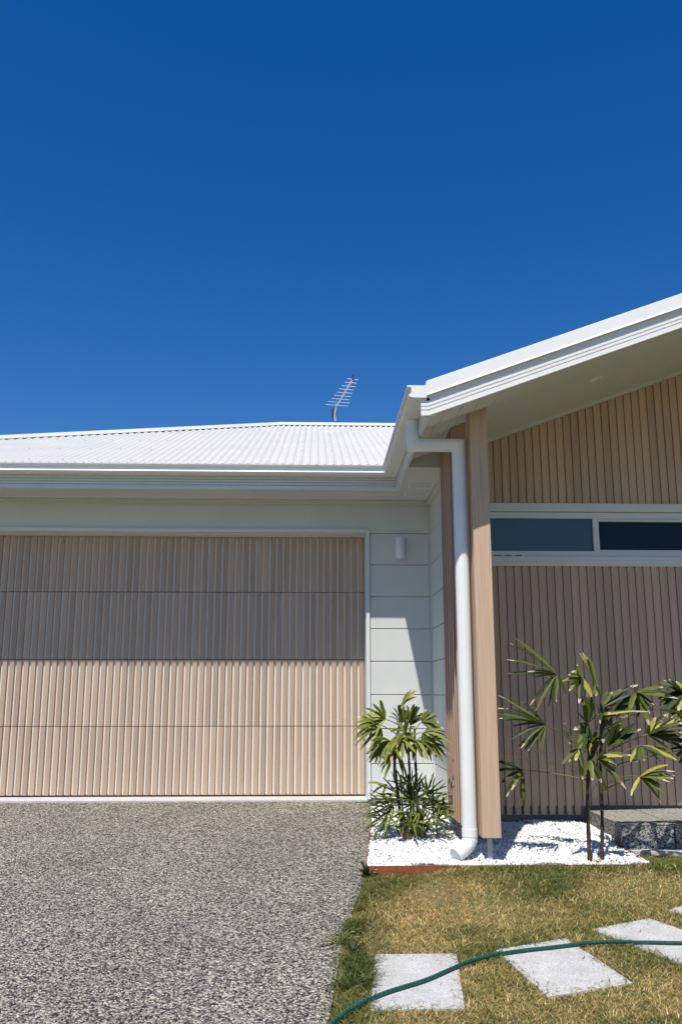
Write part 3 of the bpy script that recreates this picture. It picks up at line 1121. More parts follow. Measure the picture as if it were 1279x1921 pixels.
# hidden slopes
mb = MB()
zr = main_z(AY)
mb.add([(-5.2, EY - 0.0, EZ - 0.02), (-5.2, 11.5, EZ - 0.02), (AX, AY + 0.01, zr - 0.02), (6.0, AY + 0.01, zr - 0.02), (6.0, 11.5, EZ - 0.02),
        (-5.2, AY + hs * (-5.2 - AX), EZ)], [(0, 1, 2), (1, 4, 3, 2)])
obj('roof_sheet', mb, M['roof'], house)

# ridge and hip capping
def cap_run(a, b_, wdir, drop, lift=0.016):
    a, b_ = Vector(a), Vector(b_)
    rows = []
    for p in (a, b_):
        rows.append([p - wdir * 0.16 + Vector((0, 0, -drop + lift)), p - wdir * 0.03 + Vector((0, 0, -drop * 0.2 + lift)), p + Vector((0, 0, 0.026 + lift)),
                     p + wdir * 0.03 + Vector((0, 0, -drop * 0.2 + lift)), p + wdir * 0.16 + Vector((0, 0, -drop + lift)),
                     p + wdir * 0.16 + Vector((0, 0, -drop + lift - 0.004)), p + Vector((0, 0, lift - 0.004)), p - wdir * 0.16 + Vector((0, 0, -drop + lift - 0.004))])
    return MB().loft(rows)


obj('ridge_capping', cap_run((AX, AY, zr), (6.0, AY, zr), Vector((0, 1, 0)), 0.16 * TP), M['roof'], house)
hd = Vector((AX - HX, AY - HY, 0)).normalized()
hw = Vector((-hd.y, hd.x, 0))
tE = 1.65
obj('ridge_capping', cap_run((AX - (AX - HX) * tE, AY - (AY - HY) * tE, main_z(AY - (AY - HY) * tE)), (AX + 0.01, AY + 0.01, zr + 0.002), hw, 0.16 * TP * 0.8), M['roof'], house)
# roof screws
scr = MB()
for x in np.arange(-4.4, 1.0, CORR * 4):
    for y in (-0.45, 0.45, 1.35, 2.25, 3.1):
        xx = round(x / CORR) * CORR + CORR / 4
        if y < AY + hs * (xx - AX) - 0.1 or xx > AX:
            z = main_z(y) + 0.010
            scr.box(xx - 0.0045, xx + 0.0045, y - 0.0045, y + 0.0045, z, z + 0.005)
obj('roof_screw', scr, M['galv'], house)['kind'] = 'stuff'

# porch roof
PZ0 = 2.908
mb = MB()
vs, fs = [], []
prev = None
for y in np.arange(-2.60, 6.0, CORR / 6):
    xlo = 0.63 if y < -0.55 else 0.63 + (y + 0.55) * 1.0
    if xlo > 4.1:
        break
    zc_ = 0.008 * math.sin(2 * math.pi * y / CORR)
    n = len(vs)
    vs += [(xlo, y, PZ0 + RK * (xlo - 0.745) - 0.004 + zc_), (4.2, y, PZ0 + RK * (4.2 - 0.745) - 0.004 + zc_)]
    if prev is not None:
        fs.append((prev, prev + 1, n + 1, n))
    prev = n
mb.add(vs, fs, True)
zz = PZ0 + RK * (4.2 - 0.745)
mb.add([(4.2, -2.68, zz), (8.6, -2.68, zz - RK * 4.4), (8.6, 6, zz - RK * 4.4), (4.2, 6, zz)], [(0, 1, 2, 3)])
obj('roof_sheet', mb, M['roof'], house)['label'] = 'porch roof slope'
obj('ridge_capping', cap_run((4.2, -2.70, zz), (4.2, 4.5, zz), Vector((1, 0, 0)), 0.16 * RK), M['roof'], house)

# ---------------------------------------------------------------- wall light
lx, lz0, lz1 = 0.806, 2.155, 2.352
wl = empty('wall_light', (lx, 0.0, lz0), 'white cylinder wall light on the grey boards right of the garage door', 'wall light')
mb = MB().tube([(lx, -0.062, lz0), (lx, -0.062, lz0 + 0.012), (lx, -0.062, lz1 - 0.004), (lx, -0.062, lz1)], [0.040, 0.042, 0.042, 0.038], 32)
obj('lamp_body', mb, M['light_white'], wl)
obj('lamp_rim', MB().tube([(lx, -0.062, lz0 - 0.010), (lx, -0.062, lz0 - 0.0005)], 0.036, 32), M['lens'], wl)
obj('wall_mount', MB().box(lx - 0.025, lx + 0.025, -0.030, -0.0005, 2.20, 2.31), M['light_white'], wl, bevel=0.002)

# ---------------------------------------------------------------- tv antenna
zA = 5.24
bA, bB = Vector((0.335, 4.75, zA + 0.03)), Vector((0.535, 3.62, zA + 0.055))
ant = empty('tv_antenna', (0.32, 4.72, 4.5), 'small aluminium tv antenna on a bent mast behind the roof ridge', 'antenna')
obj('mast', MB().tube([(0.325, 4.72, 4.2), (0.325, 4.72, 4.98), (0.30, 4.74, 5.12), (0.335, 4.75, zA + 0.06)], 0.014, 10), M['galv'], ant)
obj('boom', MB().tube([bA, bB], 0.011, 8), M['alu'], ant)
bdv = (bB - bA).normalized()
side = Vector((bdv.y, -bdv.x, 0)).normalized() * -1
nE = 9
for k in range(nE):
    t = k / (nE - 1)
    c0 = bA + (bB - bA) * (0.02 + 0.96 * t)
    half = 0.158 - 0.078 * t if k else 0.18
    if k == 1:
        half = 0.17
    obj('element', MB().tube([c0 - side * half + Vector((0, 0, 0.004)), c0 + side * half], 0.0045, 6), M['alu'], ant)
obj('end_cap', MB().box(bB.x - 0.014, bB.x + 0.014, bB.y - 0.03, bB.y + 0.01, bB.z - 0.02, bB.z + 0.045), M['black'], ant)
obj('balun_box', MB().box(bA.x - 0.075, bA.x - 0.045, bA.y - 0.03, bA.y + 0.03, zA - 0.14, zA - 0.02), M['black'], ant)
obj('clamp', MB().box(0.315, 0.34, 4.69, 4.72, 4.98, 5.0), M['black'], ant)
obj('cable', MB().tube([(bA.x - 0.06, bA.y, zA - 0.03), (0.27, 4.74, 5.0), (0.30, 4.71, 4.8), (0.305, 4.70, 4.3)], 0.004, 6), M['black'], ant)

# ---------------------------------------------------------------- step and slab by the porch
stp = empty('garden_step', (2.13, -1.87, -0.13), 'speckled stone block step against the porch wall behind the tall palm', 'step')
sx0 = 2.127
zt = 0.027
# four blocks side by side, side faces speckled, honed tops
bxs = [sx0, 2.50, 2.88, 3.26, 3.64]
for a, b_ in zip(bxs[:-1], bxs[1:]):
    blk = obj('step_block', MB().box(a, b_ - 0.010, -1.87, YF + 0.035, -0.2, zt - 0.012), M['step_side'], stp)
    obj('block_top', MB().box(a, b_ - 0.010, -1.872, YF + 0.035, zt - 0.0115, zt), M['step_top'], blk, bevel=0.003)
mb = MB()
vsb = [(2.09, -1.90), (4.6, -1.90), (4.6, -2.20), (2.72, -2.10), (2.30, -1.985), (2.12, -1.93)]
n = len(vsb)
mb.add([(x, y, -0.172) for x, y in vsb] + [(x, y, -0.132) for x, y in vsb], [tuple(range(n)), tuple(range(2 * n - 1, n - 1, -1))] + [(i, i + n, (i + 1) % n + n, (i + 1) % n) for i in range(n)])
tag(obj('path', mb, M['slab'], bevel=0.003), kind='structure')

# ---------------------------------------------------------------- stepping stones
stones = [
    ([(0.300, -3.665), (0.690, -3.662), (0.628, -4.255), (0.240, -4.262)], 'grey rectangular paver nearest the driveway, crossed by the hose', 0.004),
    ([(0.885, -3.620), (1.270, -3.475), (1.405, -4.020), (0.995, -4.155)], 'grey paver set at an angle in the lawn, middle one of the row', 0.004),
    ([(1.437, -3.350), (1.800, -3.190), (2.10, -3.70), (1.745, -3.865)], 'grey paver at the right, third from the driveway, under the hose end', 0.004),
    ([(1.955, -3.060), (2.27, -2.83), (2.60, -3.30), (2.28, -3.54)], 'grey paver at the far right edge, only its left corner showing', 0.004),
]
polys = []
for pts, lab, lift in stones:
    mb = MB()
    lo = [(x, y, lawn_z(y) - 0.03) for x, y in pts]
    hi = [(x, y, lawn_z(y) + 0.010) for x, y in pts]
    mb.add(lo + hi, [(0, 1, 2, 3), (7, 6, 5, 4), (0, 4, 5, 1), (1, 5, 6, 2), (2, 6, 7, 3), (3, 7, 4, 0)])
    tag(obj('stepping_stone', mb, M['paver'], bevel=0.003), lab, 'paver', 'grey pavers set in the lawn')
    polys.append(np.array(pts))

# ---------------------------------------------------------------- garden hose
hp = [(-1.9, -5.75), (-1.1, -5.45), (-0.45, -5.0), (0.0, -4.53), (0.108, -4.364), (0.183, -4.256), (0.306, -4.133), (0.504, -3.996), (0.698, -3.823), (0.909, -3.700), (1.17, -3.625), (1.366, -3.581), (1.606, -3.573), (1.85, -3.590), (2.2, -3.60), (2.8, -3.50), (3.6, -3.1), (4.5, -2.6)]


def spline(pts, n):
    out = []
    P = [pts[0]] + pts + [pts[-1]]
    for i in range(1, len(P) - 2):
        p0, p1, p2, p3 = map(np.array, P[i - 1:i + 3])
        for k in range(n):
            t = k / n
            out.append(0.5 * ((2 * p1) + (-p0 + p2) * t + (2 * p0 - 5 * p1 + 4 * p2 - p3) * t * t + (-p0 + 3 * p1 - 3 * p2 + p3) * t ** 3))
    out.append(np.array(P[-2]))
    return out


def inside(poly, x, y, grow=0.0):
    c = poly.mean(0)
    p = c + (poly - c) * (1 + grow)
    r = True
    for i in range(4):
        a, b_ = p[i], p[(i + 1) % 4]
        cr = (b_[0] - a[0]) * (y - a[1]) - (b_[1] - a[1]) * (x - a[0])
        r = r & (cr < 0)
    return r


hpts = spline(hp, 10)
h3 = []
for p in hpts:
    on = any(bool(inside(q, p[0], p[1])) for q in polys)
    h3.append([p[0], p[1], lawn_z(p[1]) + (0.020 if on else 0.023)])
rr = 0.0087
hose = MB()
hose.tube(h3, rr, 14)
o = obj('garden_hose', hose, M['hose'])
tag(o, 'green garden hose lying across the pavers and the lawn', 'hose')
# fine raised rib winding along the hose
tot = 0
sp = []
for i in range(len(h3) - 1):
    a, b_ = Vector(h3[i]), Vector(h3[i + 1])
    t = (b_ - a)
    L = t.length
    t.normalize()
    n1 = Vector((0, 0, 1))
    n2 = t.cross(n1).normalized()
    for k in range(8):
        q = k / 8
        ang = (tot + L * q) / 0.024 * 2 * math.pi
        sp.append(a + (b_ - a) * q + (n1 * math.cos(ang) + n2 * math.sin(ang)) * rr)
    tot += L
M['hose_rib'] = paint('hose_stripe', (0.015, 0.13, 0.09), 0.35, 0.1, 0)
obj('hose_rib', MB().tube(sp, 0.0012, 4), M['hose_rib'], o)

# ---------------------------------------------------------------- grass
def vnoise(x, y, s, seed):
    r = np.random.default_rng(seed)
    g = r.random((64, 64))
    u, w = x * s + 31, y * s + 31
    iu, iw = np.floor(u).astype(int), np.floor(w).astype(int)
    fu, fw = u - iu, w - iw
    fu, fw = fu * fu * (3 - 2 * fu), fw * fw * (3 - 2 * fw)
    q = lambda a, b_: g[a % 64, b_ % 64]
    return (q(iu, iw) * (1 - fu) + q(iu + 1, iw) * fu) * (1 - fw) + (q(iu, iw + 1) * (1 - fu) + q(iu + 1, iw + 1) * fu) * fw


def greenness(x, y):
    g = 0.52 + 0.95 * (vnoise(x, y, 2.2, 1) - 0.5) + 0.45 * (vnoise(x, y, 6.0, 2) - 0.5) + 0.3 * (vnoise(x, y, 19.0, 3) - 0.5)
    # greener along the driveway, the bed's edge and under the tall palm; straw in the middle and right
    e = np.interp(y, [-8.2, -4.3, -3.44, -2.33], [-0.12, 0.075, 0.155, 0.335])
    g += 0.62 * np.exp(-((x - e) / 0.24) ** 2)
    g += 0.34 * np.exp(-((y + 2.45) / 0.22) ** 2)
    g -= 0.50 * np.exp(-((x - 0.85) / 0.45) ** 2 - ((y + 3.05) / 0.22) ** 2)
    g -= 0.95 * np.exp(-((x - 2.15) / 0.40) ** 2 - ((y + 2.70) / 0.16) ** 2)
    g += 0.15 * np.exp(-((x - 0.85) / 0.22) ** 2 - ((y + 3.55) / 0.3) ** 2)
    g -= 0.2 * np.exp(-((x - 1.9) / 0.5) ** 2 - ((y + 4.2) / 0.35) ** 2)
    return np.clip(g, 0, 1)


def blades(n, x0, x1, y0, y1, hmin, hmax, wid, reject=True, seed=5):
    r = np.random.default_rng(seed)
    x = r.uniform(x0, x1, n)
    y = r.uniform(y0, y1, n)
    e = np.interp(y, [-60, -8.2, -4.3, -3.44, -2.33], [-2.5, -0.12, 0.075, 0.155, 0.335])
    keep = x > e + r.normal(0.0, 0.008, n)
    keep &= ~((y > -2.362) & (x < 2.13))
    keep &= ~((y > -2.02 - 0.12 * np.clip(x - 2.3, 0, 0.5)) & (x > 2.1))
    for p in polys:
        keep &= ~inside(p, x + r.normal(0, 0.013, n), y + r.normal(0, 0.013, n), -0.05)
    # keep a thinned fringe only round the stones
    if seed == 21:
        keep &= vnoise(x, y, 9.0, 9) > 0.52 + 0.5 * np.abs((x - 0.19) / 0.12) ** 2 * 0.5
    x, y = x[keep], y[keep]
    n = len(x)
    g = greenness(x, y)
    h = r.uniform(hmin, hmax, n) * (0.75 + 0.6 * g)
    az = r.uniform(0, 2 * np.pi, n)
    lean = r.uniform(0.5, 1.7, n) * h
    w = wid * r.uniform(0.6, 1.3, n)
    px, py = -np.sin(az), np.cos(az)
    dx, dy = np.cos(az), np.sin(az)
    tw = r.uniform(-0.8, 0.8, n)
    z = np.where(y > -2.36, -0.160, -0.022 + SL * y) + np.where(y > -2.36, 0, lawn_up(x, y))
    v = np.zeros((n, 6, 3))
    for k, (t, ww) in enumerate(((0.0, 1.0), (0.5, 0.8), (1.0, 0.12))):
        cx = x + dx * lean * t ** 1.7 + px * tw * h * t * t * 0.5
        cy = y + dy * lean * t ** 1.7 + py * tw * h * t * t * 0.5
        cz = z + h * (t - 0.28 * t * t) - 0.003
        for s, sg in ((0, -1), (1, 1)):
            v[:, k * 2 + s, 0] = cx + px * w * ww * sg * 0.5
            v[:, k * 2 + s, 1] = cy + py * w * ww * sg * 0.5
            v[:, k * 2 + s, 2] = cz
    f = np.array([(0, 1, 3, 2), (2, 3, 5, 4)])[None] + (np.arange(n) * 6)[:, None, None]
    f = f.reshape(-1, 4)
    green = np.array([0.115, 0.15, 0.035])
    dark = np.array([0.045, 0.075, 0.018])
    straw = np.array([0.52, 0.345, 0.12])
    pale = np.array([0.66, 0.53, 0.28])
    q = np.clip(g + r.normal(0, 0.22, n), 0, 1)[:, None]
    c = straw * (1 - q) + green * q
    rr_ = r.random(n)[:, None]
    c = np.where(rr_ < 0.16 * (0.4 + g[:, None]), dark, c)
    c = np.where(rr_ > 1 - 0.20 * (1.15 - g[:, None]), pale, c)
    c = c * r.uniform(0.8, 1.38, (n, 1))
    col = np.repeat(c, 6, axis=0)
    return v.reshape(-1, 3), f, col


parts = [blades(120000, 0.0, 2.9, -4.7, -1.95, 0.012, 0.038, 0.0034, seed=5),
         blades(26000, 2.9, 6.5, -5.2, -1.95, 0.015, 0.04, 0.005, seed=6),
         blades(40000, -0.2, 5.5, -8.5, -4.7, 0.015, 0.04, 0.005, seed=8)]


def litter(n, seed):
    """clippings lying on the pavers and blown on to the gravel edge"""
    r = np.random.default_rng(seed)
    V_, F_, C_l = [], [], []
    k = 0
    while k < n:
        q = polys[int(r.integers(0, 4))]
        c = q.mean(0)
        i = int(r.integers(0, 4))
        a, b_ = q[i], q[(i + 1) % 4]
        t = r.random()
        inn = abs(r.normal(0, 0.16))
        p = (a + (b_ - a) * t) * (1 - inn) + c * inn
        z = lawn_z(p[1]) + 0.012
        an = r.uniform(0, 6.28)
        L = r.uniform(0.012, 0.045)
        w = r.uniform(0.0012, 0.0024)
        d = np.array([math.cos(an), math.sin(an)])
        m = np.array([-d[1], d[0]]) * w / 2
        bend = np.array([-d[1], d[0]]) * r.uniform(-0.2, 0.2) * L
        P0, P1, P2 = p - d * L / 2, p + bend, p + d * L / 2
        zz_ = [z, z + r.uniform(0.002, 0.010), z + r.uniform(0, 0.004)]
        for pp_, z_ in zip((P0, P1, P2), zz_):
            V_ += [(pp_[0] - m[0], pp_[1] - m[1], z_), (pp_[0] + m[0], pp_[1] + m[1], z_)]
        F_ += [(k * 6, k * 6 + 1, k * 6 + 3, k * 6 + 2), (k * 6 + 2, k * 6 + 3, k * 6 + 5, k * 6 + 4)]
        col = np.array([0.42, 0.31, 0.15]) if r.random() < 0.6 else np.array([0.12, 0.13, 0.05])
        C_l += [col * r.uniform(0.6, 1.2)] * 6
        k += 1
    return np.array(V_), np.array(F_), np.array(C_l)


tuft = blades(6500, 0.05, 0.30, -4.05, -3.0, 0.022, 0.055, 0.0034, seed=21)
fade = np.repeat(np.random.default_rng(3).random((len(tuft[2]) // 6, 1)), 6, axis=0)
parts.append((tuft[0], tuft[1], np.array([0.05, 0.085, 0.02]) * (0.6 + 0.9 * fade) + np.array([0.16, 0.12, 0.03]) * (fade > 0.8)))
parts.append(litter(420, 11))
off = 0
V, Fc, Cc = [], [], []
for v, f, c in parts:
    V.append(v)
    Fc.append(f + off)
    Cc.append(c)
    off += len(v)
me = fast_mesh('grass', np.concatenate(V), np.concatenate(Fc), M['grass'], np.concatenate(Cc))
tag(place('grass', me), 'short half dried lawn grass, green and straw coloured, around the pavers', 'grass', kind='stuff')


# ---------------------------------------------------------------- palms
def leaflet_mesh(root, tip, width, sag, fold, up, mat, blunt=0.5, seg=6):
    """one folded blade from root to tip, root narrow, end blunt"""
    root, tip, up = Vector(root), Vector(tip), Vector(up)
    L = (tip - root).length
    d = (tip - root) / L
    side = d.cross(up)
    if side.length < 1e-3:
        side = d.cross(Vector((0, 1, 0.3)))
    side.normalize()
    nrm = side.cross(d).normalized()
    prof = [0.25, 0.68, 0.95, 1.0, 0.92, 0.70, blunt * 0.42]
    mb = MB()
    vs = []
    ts = []
    for k in range(seg + 1):
        t = k / seg
        c = root + (tip - root) * t + Vector((0, 0, 1)) * (sag * L * 4 * t * (1 - t)) + side * random.uniform(-0.003, 0.003)
        w = width * prof[k] * 0.5
        vs += [c - side * w, c - nrm * w * fold, c + side * w]
        ts += [t, t, t]
    fs = []
    for k in range(seg):
        a = k * 3
        fs += [(a, a + 1, a + 4, a + 3), (a + 1, a + 2, a + 5, a + 4)]
    mb.add(vs, fs, True)
    me = mb.mesh('leaflet', mat, root)
    at_ = me.attributes.new('along', 'FLOAT', 'POINT')
    at_.data.foreach_set('value', ts)
    return me


def leaf(plant, node_pt, hub, tips, mats, width=0.026, sag=0.05, pet_r=0.0028, arch=0.03, droop=None):
    """petiole from the stem to the hub, then the leaflets"""
    a, h = Vector(node_pt), Vector(hub)
    mid = (a + h) / 2 + Vector((0, 0, arch))
    pts = []
    for k in range(9):
        t = k / 8
        pts.append((a * (1 - t) + mid * t) * (1 - t) + (mid * (1 - t) + h * t) * t)
    mb = MB().tube(pts, [pet_r * (1.3 - 0.5 * k / 8) for k in range(9)], 6)
    lf = obj('leaf', mb, M['petiole'], plant, loc=tuple(h))
    dirs = [(Vector(t) - h) for t in tips]
    mean = sum(dirs, Vector((0, 0, 0)))
    for i, t in enumerate(tips):
        up = Vector((random.uniform(-0.5, 0.5), -0.75 + random.uniform(-0.4, 0.3), 0.75))
        w = width * random.uniform(0.75, 1.15)
        m = mats[i % len(mats)] if isinstance(mats, list) else mats
        me = leaflet_mesh(h, t, w, sag * random.uniform(0.4, 1.4), random.uniform(0.15, 0.45), up, m, random.uniform(0.3, 0.9))
        place('leaflet', me, lf, tuple(h))
    return lf


def Q(x, y, ox, oy, sc):
    return ox + x / sc, oy + y / sc


# --- tall open palm at the right
palmR = empty('lady_palm', (1.82, -2.23, -0.155), 'tall sparse fan palm with two bare stems and browned leaf tips before the batten wall', 'palm')
YR = -2.235


def R(x, y, dy=0.0):
    u, v = Q(x, y, 900, 1180, 3.375)
    return tuple(at(u, v, YR + dy))


def stem(plant, pts, r0, r1, nodes=10):
    n = 22
    P = [np.array(p) for p in pts]
    sp_ = spline(P, max(2, n // (len(P) - 1)))
    m = len(sp_)
    rads = []
    for k in range(m):
        t = k / (m - 1)
        rads.append((r0 * (1 - t) + r1 * t) * (1 + 0.16 * math.sin(k * 2.3) + random.uniform(-0.08, 0.08)))
    return obj('stem', MB().tube(sp_, rads, 10), M['stem'], plant)


stem(palmR, [R(695, 1490), R(684, 1250), R(680, 1000, 0.01), R(690, 780, 0.02), R(680, 600, 0.02), R(640, 420, 0.02)], 0.0135, 0.007)
stem(palmR, [R(770, 1480, 0.03), R(772, 1250, 0.03), R(768, 1040, 0.04), R(760, 800, 0.05), R(765, 600, 0.05), R(760, 400, 0.05)], 0.0125, 0.007)
stem(palmR, [R(760, 800, 0.05), R(775, 650, 0.06), R(800, 480, 0.06)], 0.010, 0.006)
G, D_, Yw = 'leaf_green', 'leaf_dark', 'leaf_yellow'
RL = [
    # node, hub(+depth), tips, materials
    ((650, 470), (485, 290, -0.05), [(218, 58), (188, 90), (168, 195), (163, 285), (300, 270), (322, 318), (318, 482), (350, 520), (398, 420), (432, 492), (482, 462), (545, 420)], [G, D_, G, D_, G, G, D_, G, D_, D_, G, G], 0.024),
    ((660, 760), (415, 605, -0.08), [(118, 420), (113, 500), (118, 540), (155, 580), (188, 618), (200, 695), (240, 745), (272, 778), (302, 775), (368, 780), (400, 785), (265, 463)], [G, D_, G, G, D_, D_, G, D_, G, G, D_, D_], 0.022),
    ((690, 960), (265, 892, 0.19), [(60, 900), (120, 985), (150, 1083), (200, 1020), (262, 1075), (282, 1135), (105, 840)], [D_, D_, G, G, G, D_, D_], 0.030),
    ((675, 520), (735, 350, -0.04), [(628, 150), (645, 148), (690, 180), (765, 420), (700, 430)], [Yw, Yw, G, D_, G], 0.026),
    ((672, 520), (642, 305, -0.10), [(562, 392), (705, 428), (612, 225), (520, 330), (628, 470), (580, 268), (556, 292)], [Yw, Yw, G, G, D_, G, Yw], 0.034),
    ((670, 640), (680, 600, -0.08), [(618, 530), (680, 400), (722, 460), (752, 540), (600, 742), (720, 790), (655, 790), (592, 640)], [D_, G, D_, D_, G, Yw, D_, G], 0.032),
    ((690, 800), (620, 758, -0.10), [(520, 856), (604, 832), (645, 1018), (655, 880), (560, 720), (690, 690)], [G, Yw, Yw, D_, G, G], 0.026),
    ((700, 850), (700, 830, -0.12), [(785, 1018), (770, 960), (712, 960), (808, 1035), (640, 930), (745, 700)], [Yw, G, G, D_, G, D_], 0.030),
    ((740, 640), (745, 555, -0.04), [(985, 520), (1062, 522), (825, 500), (850, 555), (905, 560)], [G, Yw, G, D_, G], 0.016),
    ((765, 820), (805, 742, -0.03), [(975, 600), (1018, 635), (930, 545), (860, 610), (905, 700), (968, 665), (825, 560), (955, 640)], [D_, D_, G, D_, G, D_, D_, G], 0.030),
    ((770, 470), (765, 495, -0.02), [(900, 385), (1000, 352), (880, 470), (840, 400), (800, 390), (760, 600), (820, 640)], [G, D_, G, G, D_, D_, D_], 0.028),
    ((775, 700), (990, 402, 0.02), [(838, 530), (870, 560), (940, 520), (1000, 560), (1072, 612), (1100, 480), (1165, 365), (1250, 440), (1200, 400), (1000, 350), (1110, 545)], [D_, D_, G, D_, G, D_, G, G, D_, G, D_], 0.030),
    ((780, 790), (1060, 668, -0.05), [(1112, 558), (1150, 580), (1262, 570), (1300, 620), (1290, 690), (1230, 800), (1075, 610), (1310, 740), (1180, 540), (1205, 710)], [Yw, G, Yw, D_, D_, G, G, D_, D_, D_], 0.030),
    ((770, 860), (1008, 737, -0.06), [(948, 842), (1036, 832), (1242, 826), (1118, 808), (1200, 770), (1160, 860)], [Yw, G, Yw, G, Yw, D_], 0.024),
    ((765, 1030), (1010, 935, -0.09), [(955, 1055), (1230, 902), (1222, 945), (1200, 968), (1142, 1097), (1190, 860), (1150, 1000)], [Yw, G, G, G, G, Yw, D_], 0.024),
    ((735, 900), (742, 818, -0.10), [(900, 806), (878, 940), (925, 1012), (862, 860), (830, 845), (800, 760), (955, 800)], [Yw, G, G, G, G, D_, G], 0.026),
    ((780, 640), (1290, 400, 0.0), [(1130, 342), (1195, 318), (1215, 370), (1125, 440), (1140, 500), (1180, 560), (1240, 330), (1400, 380), (1420, 470), (1360, 300), (1250, 520)], [D_, D_, G, D_, D_, G, Yw, G, D_, G, Yw], 0.034),
    ((790, 780), (1360, 560, -0.02), [(1130, 510), (1190, 560), (1180, 490), (1240, 640), (1290, 700), (1260, 500), (1450, 600), (1430, 500), (1400, 680)], [D_, G, G, D_, G, Yw, G, D_, G], 0.030),
    ((790, 880), (1330, 760, 0.02), [(1150, 700), (1170, 640), (1200, 760), (1260, 850), (1420, 800), (1400, 700)], [D_, D_, D_, D_, G, G], 0.028),
    ((680, 720), (560, 700, 0.03), [(535, 595), (600, 640), (520, 640)], [D_, G, D_], 0.012),
    ((720, 800), (700, 720, -0.05), [(640, 620), (665, 560), (745, 640), (770, 700), (700, 800), (650, 780)], [D_, D_, G, D_, Yw, D_], 0.028),
    ((760, 600), (770, 620, -0.03), [(740, 480), (790, 500), (830, 590), (800, 700), (760, 740), (715, 560)], [D_, D_, G, D_, D_, G], 0.028),
]
for nd, hb, tp, mt, wd in RL:
    dep = hb[2] if hb[0] != 485 and hb[0] != 415 else hb[2] + 0.05
    far_left = hb[0] < 500
    fill = 0.35 if far_left else 0.6
    tp2 = list(tp)
    for (xa, ya), (xb, yb) in zip(tp[:-1], tp[1:]):
        xm, ym = (xa + xb) / 2, (ya + yb) / 2
        da = math.hypot(xa - xb, ya - yb)
        la = math.hypot(xm - hb[0], ym - hb[1])
        if 28 < da < 190 and la > 45 and random.random() < fill:
            k_ = random.uniform(0.88, 1.05)
            tp2.append((hb[0] + (xm - hb[0]) * k_ + random.uniform(-6, 6), hb[1] + (ym - hb[1]) * k_ + random.uniform(-6, 10)))
    mt = mt + [random.choice([G, D_, D_]) for _ in range(len(tp2) - len(mt))]
    tips = [R(x, y, dep + random.uniform(-0.09, 0.07)) for x, y in tp2]
    wd = wd * (0.92 if far_left else 1.12)
    leaf(palmR, R(nd[0], nd[1], 0.02), R(hb[0], hb[1], dep), tips, [M[k] for k in mt], wd, sag=0.055, arch=0.02)
# bare old petioles
for a, b_ in (((700, 1000), (660, 880)), ((690, 940), (120, 803)), ((650, 945), (560, 870)), ((700, 1060), (760, 980)), ((770, 1010), (1000, 930))):
    p, q = Vector(R(*a)), Vector(R(*b_, -0.06))
    m_ = (p + q) / 2 + Vector((0, 0, 0.03))
    obj('old_stalk', MB().tube([p, (p + m_) / 2 + Vector((0, 0, 0.008)), m_, (m_ + q) / 2 + Vector((0, 0, 0.008)), q], 0.0015, 5), M['petiole'], palmR)
hb = Vector(R(740, 1480, 0.0))
for k in range(9):
    a = random.uniform(0, 6.28)
    e = hb + Vector((math.cos(a) * 0.05, math.sin(a) * 0.04, 0.012 + random.random() * 0.02))
    place('dead_leaf', leaflet_mesh(hb + Vector((random.uniform(-.03, .03), 0, 0.004)), e, 0.02, 0.1, 0.3, (0, -0.5, 1), M['husk']), palmR, tuple(hb))

# --- bushy palm in the corner by the garage
palmL = empty('lady_palm', (0.70, -1.64, -0.108), 'bushy fan palm clump with glossy yellow-green crown in the corner by the garage', 'palm')
YL = -1.62


def Lp(x, y, dy=0.0):
    u, v = Q(x, y, 640, 1250, 4.0)
    return tuple(at(u, v, YL + dy))


for pts, r0, r1 in (([(470, 1310), (440, 1100), (412, 850), (398, 640), (430, 470), (470, 300)], 0.013, 0.008),
                    ([(530, 1315), (520, 1050), (512, 800), (505, 600), (520, 450)], 0.012, 0.007),
                    ([(590, 1310), (570, 1050), (560, 800), (552, 640), (550, 470)], 0.012, 0.007),
                    ([(560, 1310), (600, 1120), (620, 980)], 0.007, 0.005), ([(510, 1310), (470, 1120), (450, 1000)], 0.007, 0.005),
                    ([(620, 1300), (650, 1180), (690, 1100)], 0.006, 0.004), ([(450, 1300), (400, 1180), (340, 1080)], 0.006, 0.004),
                    ([(540, 1310), (545, 1100), (545, 930)], 0.008, 0.005)):
    stem(palmL, [Lp(x, y, random.uniform(-0.03, 0.03)) for x, y in pts], r0, r1)


def fan_tips(fn, hub, a0, a1, n, l0, l1, depth, droop):
    out = []
    for k in range(n):
        t = k / max(1, n - 1)
        a = math.radians(a0 + (a1 - a0) * t + random.uniform(-5, 5))
        L = l0 + (l1 - l0) * math.sin(math.pi * (0.15 + 0.7 * t)) * random.uniform(0.85, 1.1)
        out.append(fn(hub[0] + math.cos(a) * L, hub[1] - math.sin(a) * L + droop * abs(math.cos(a)) * L, depth + random.uniform(-0.11, 0.09)))
    return out


C_ = 'leaf_clean'
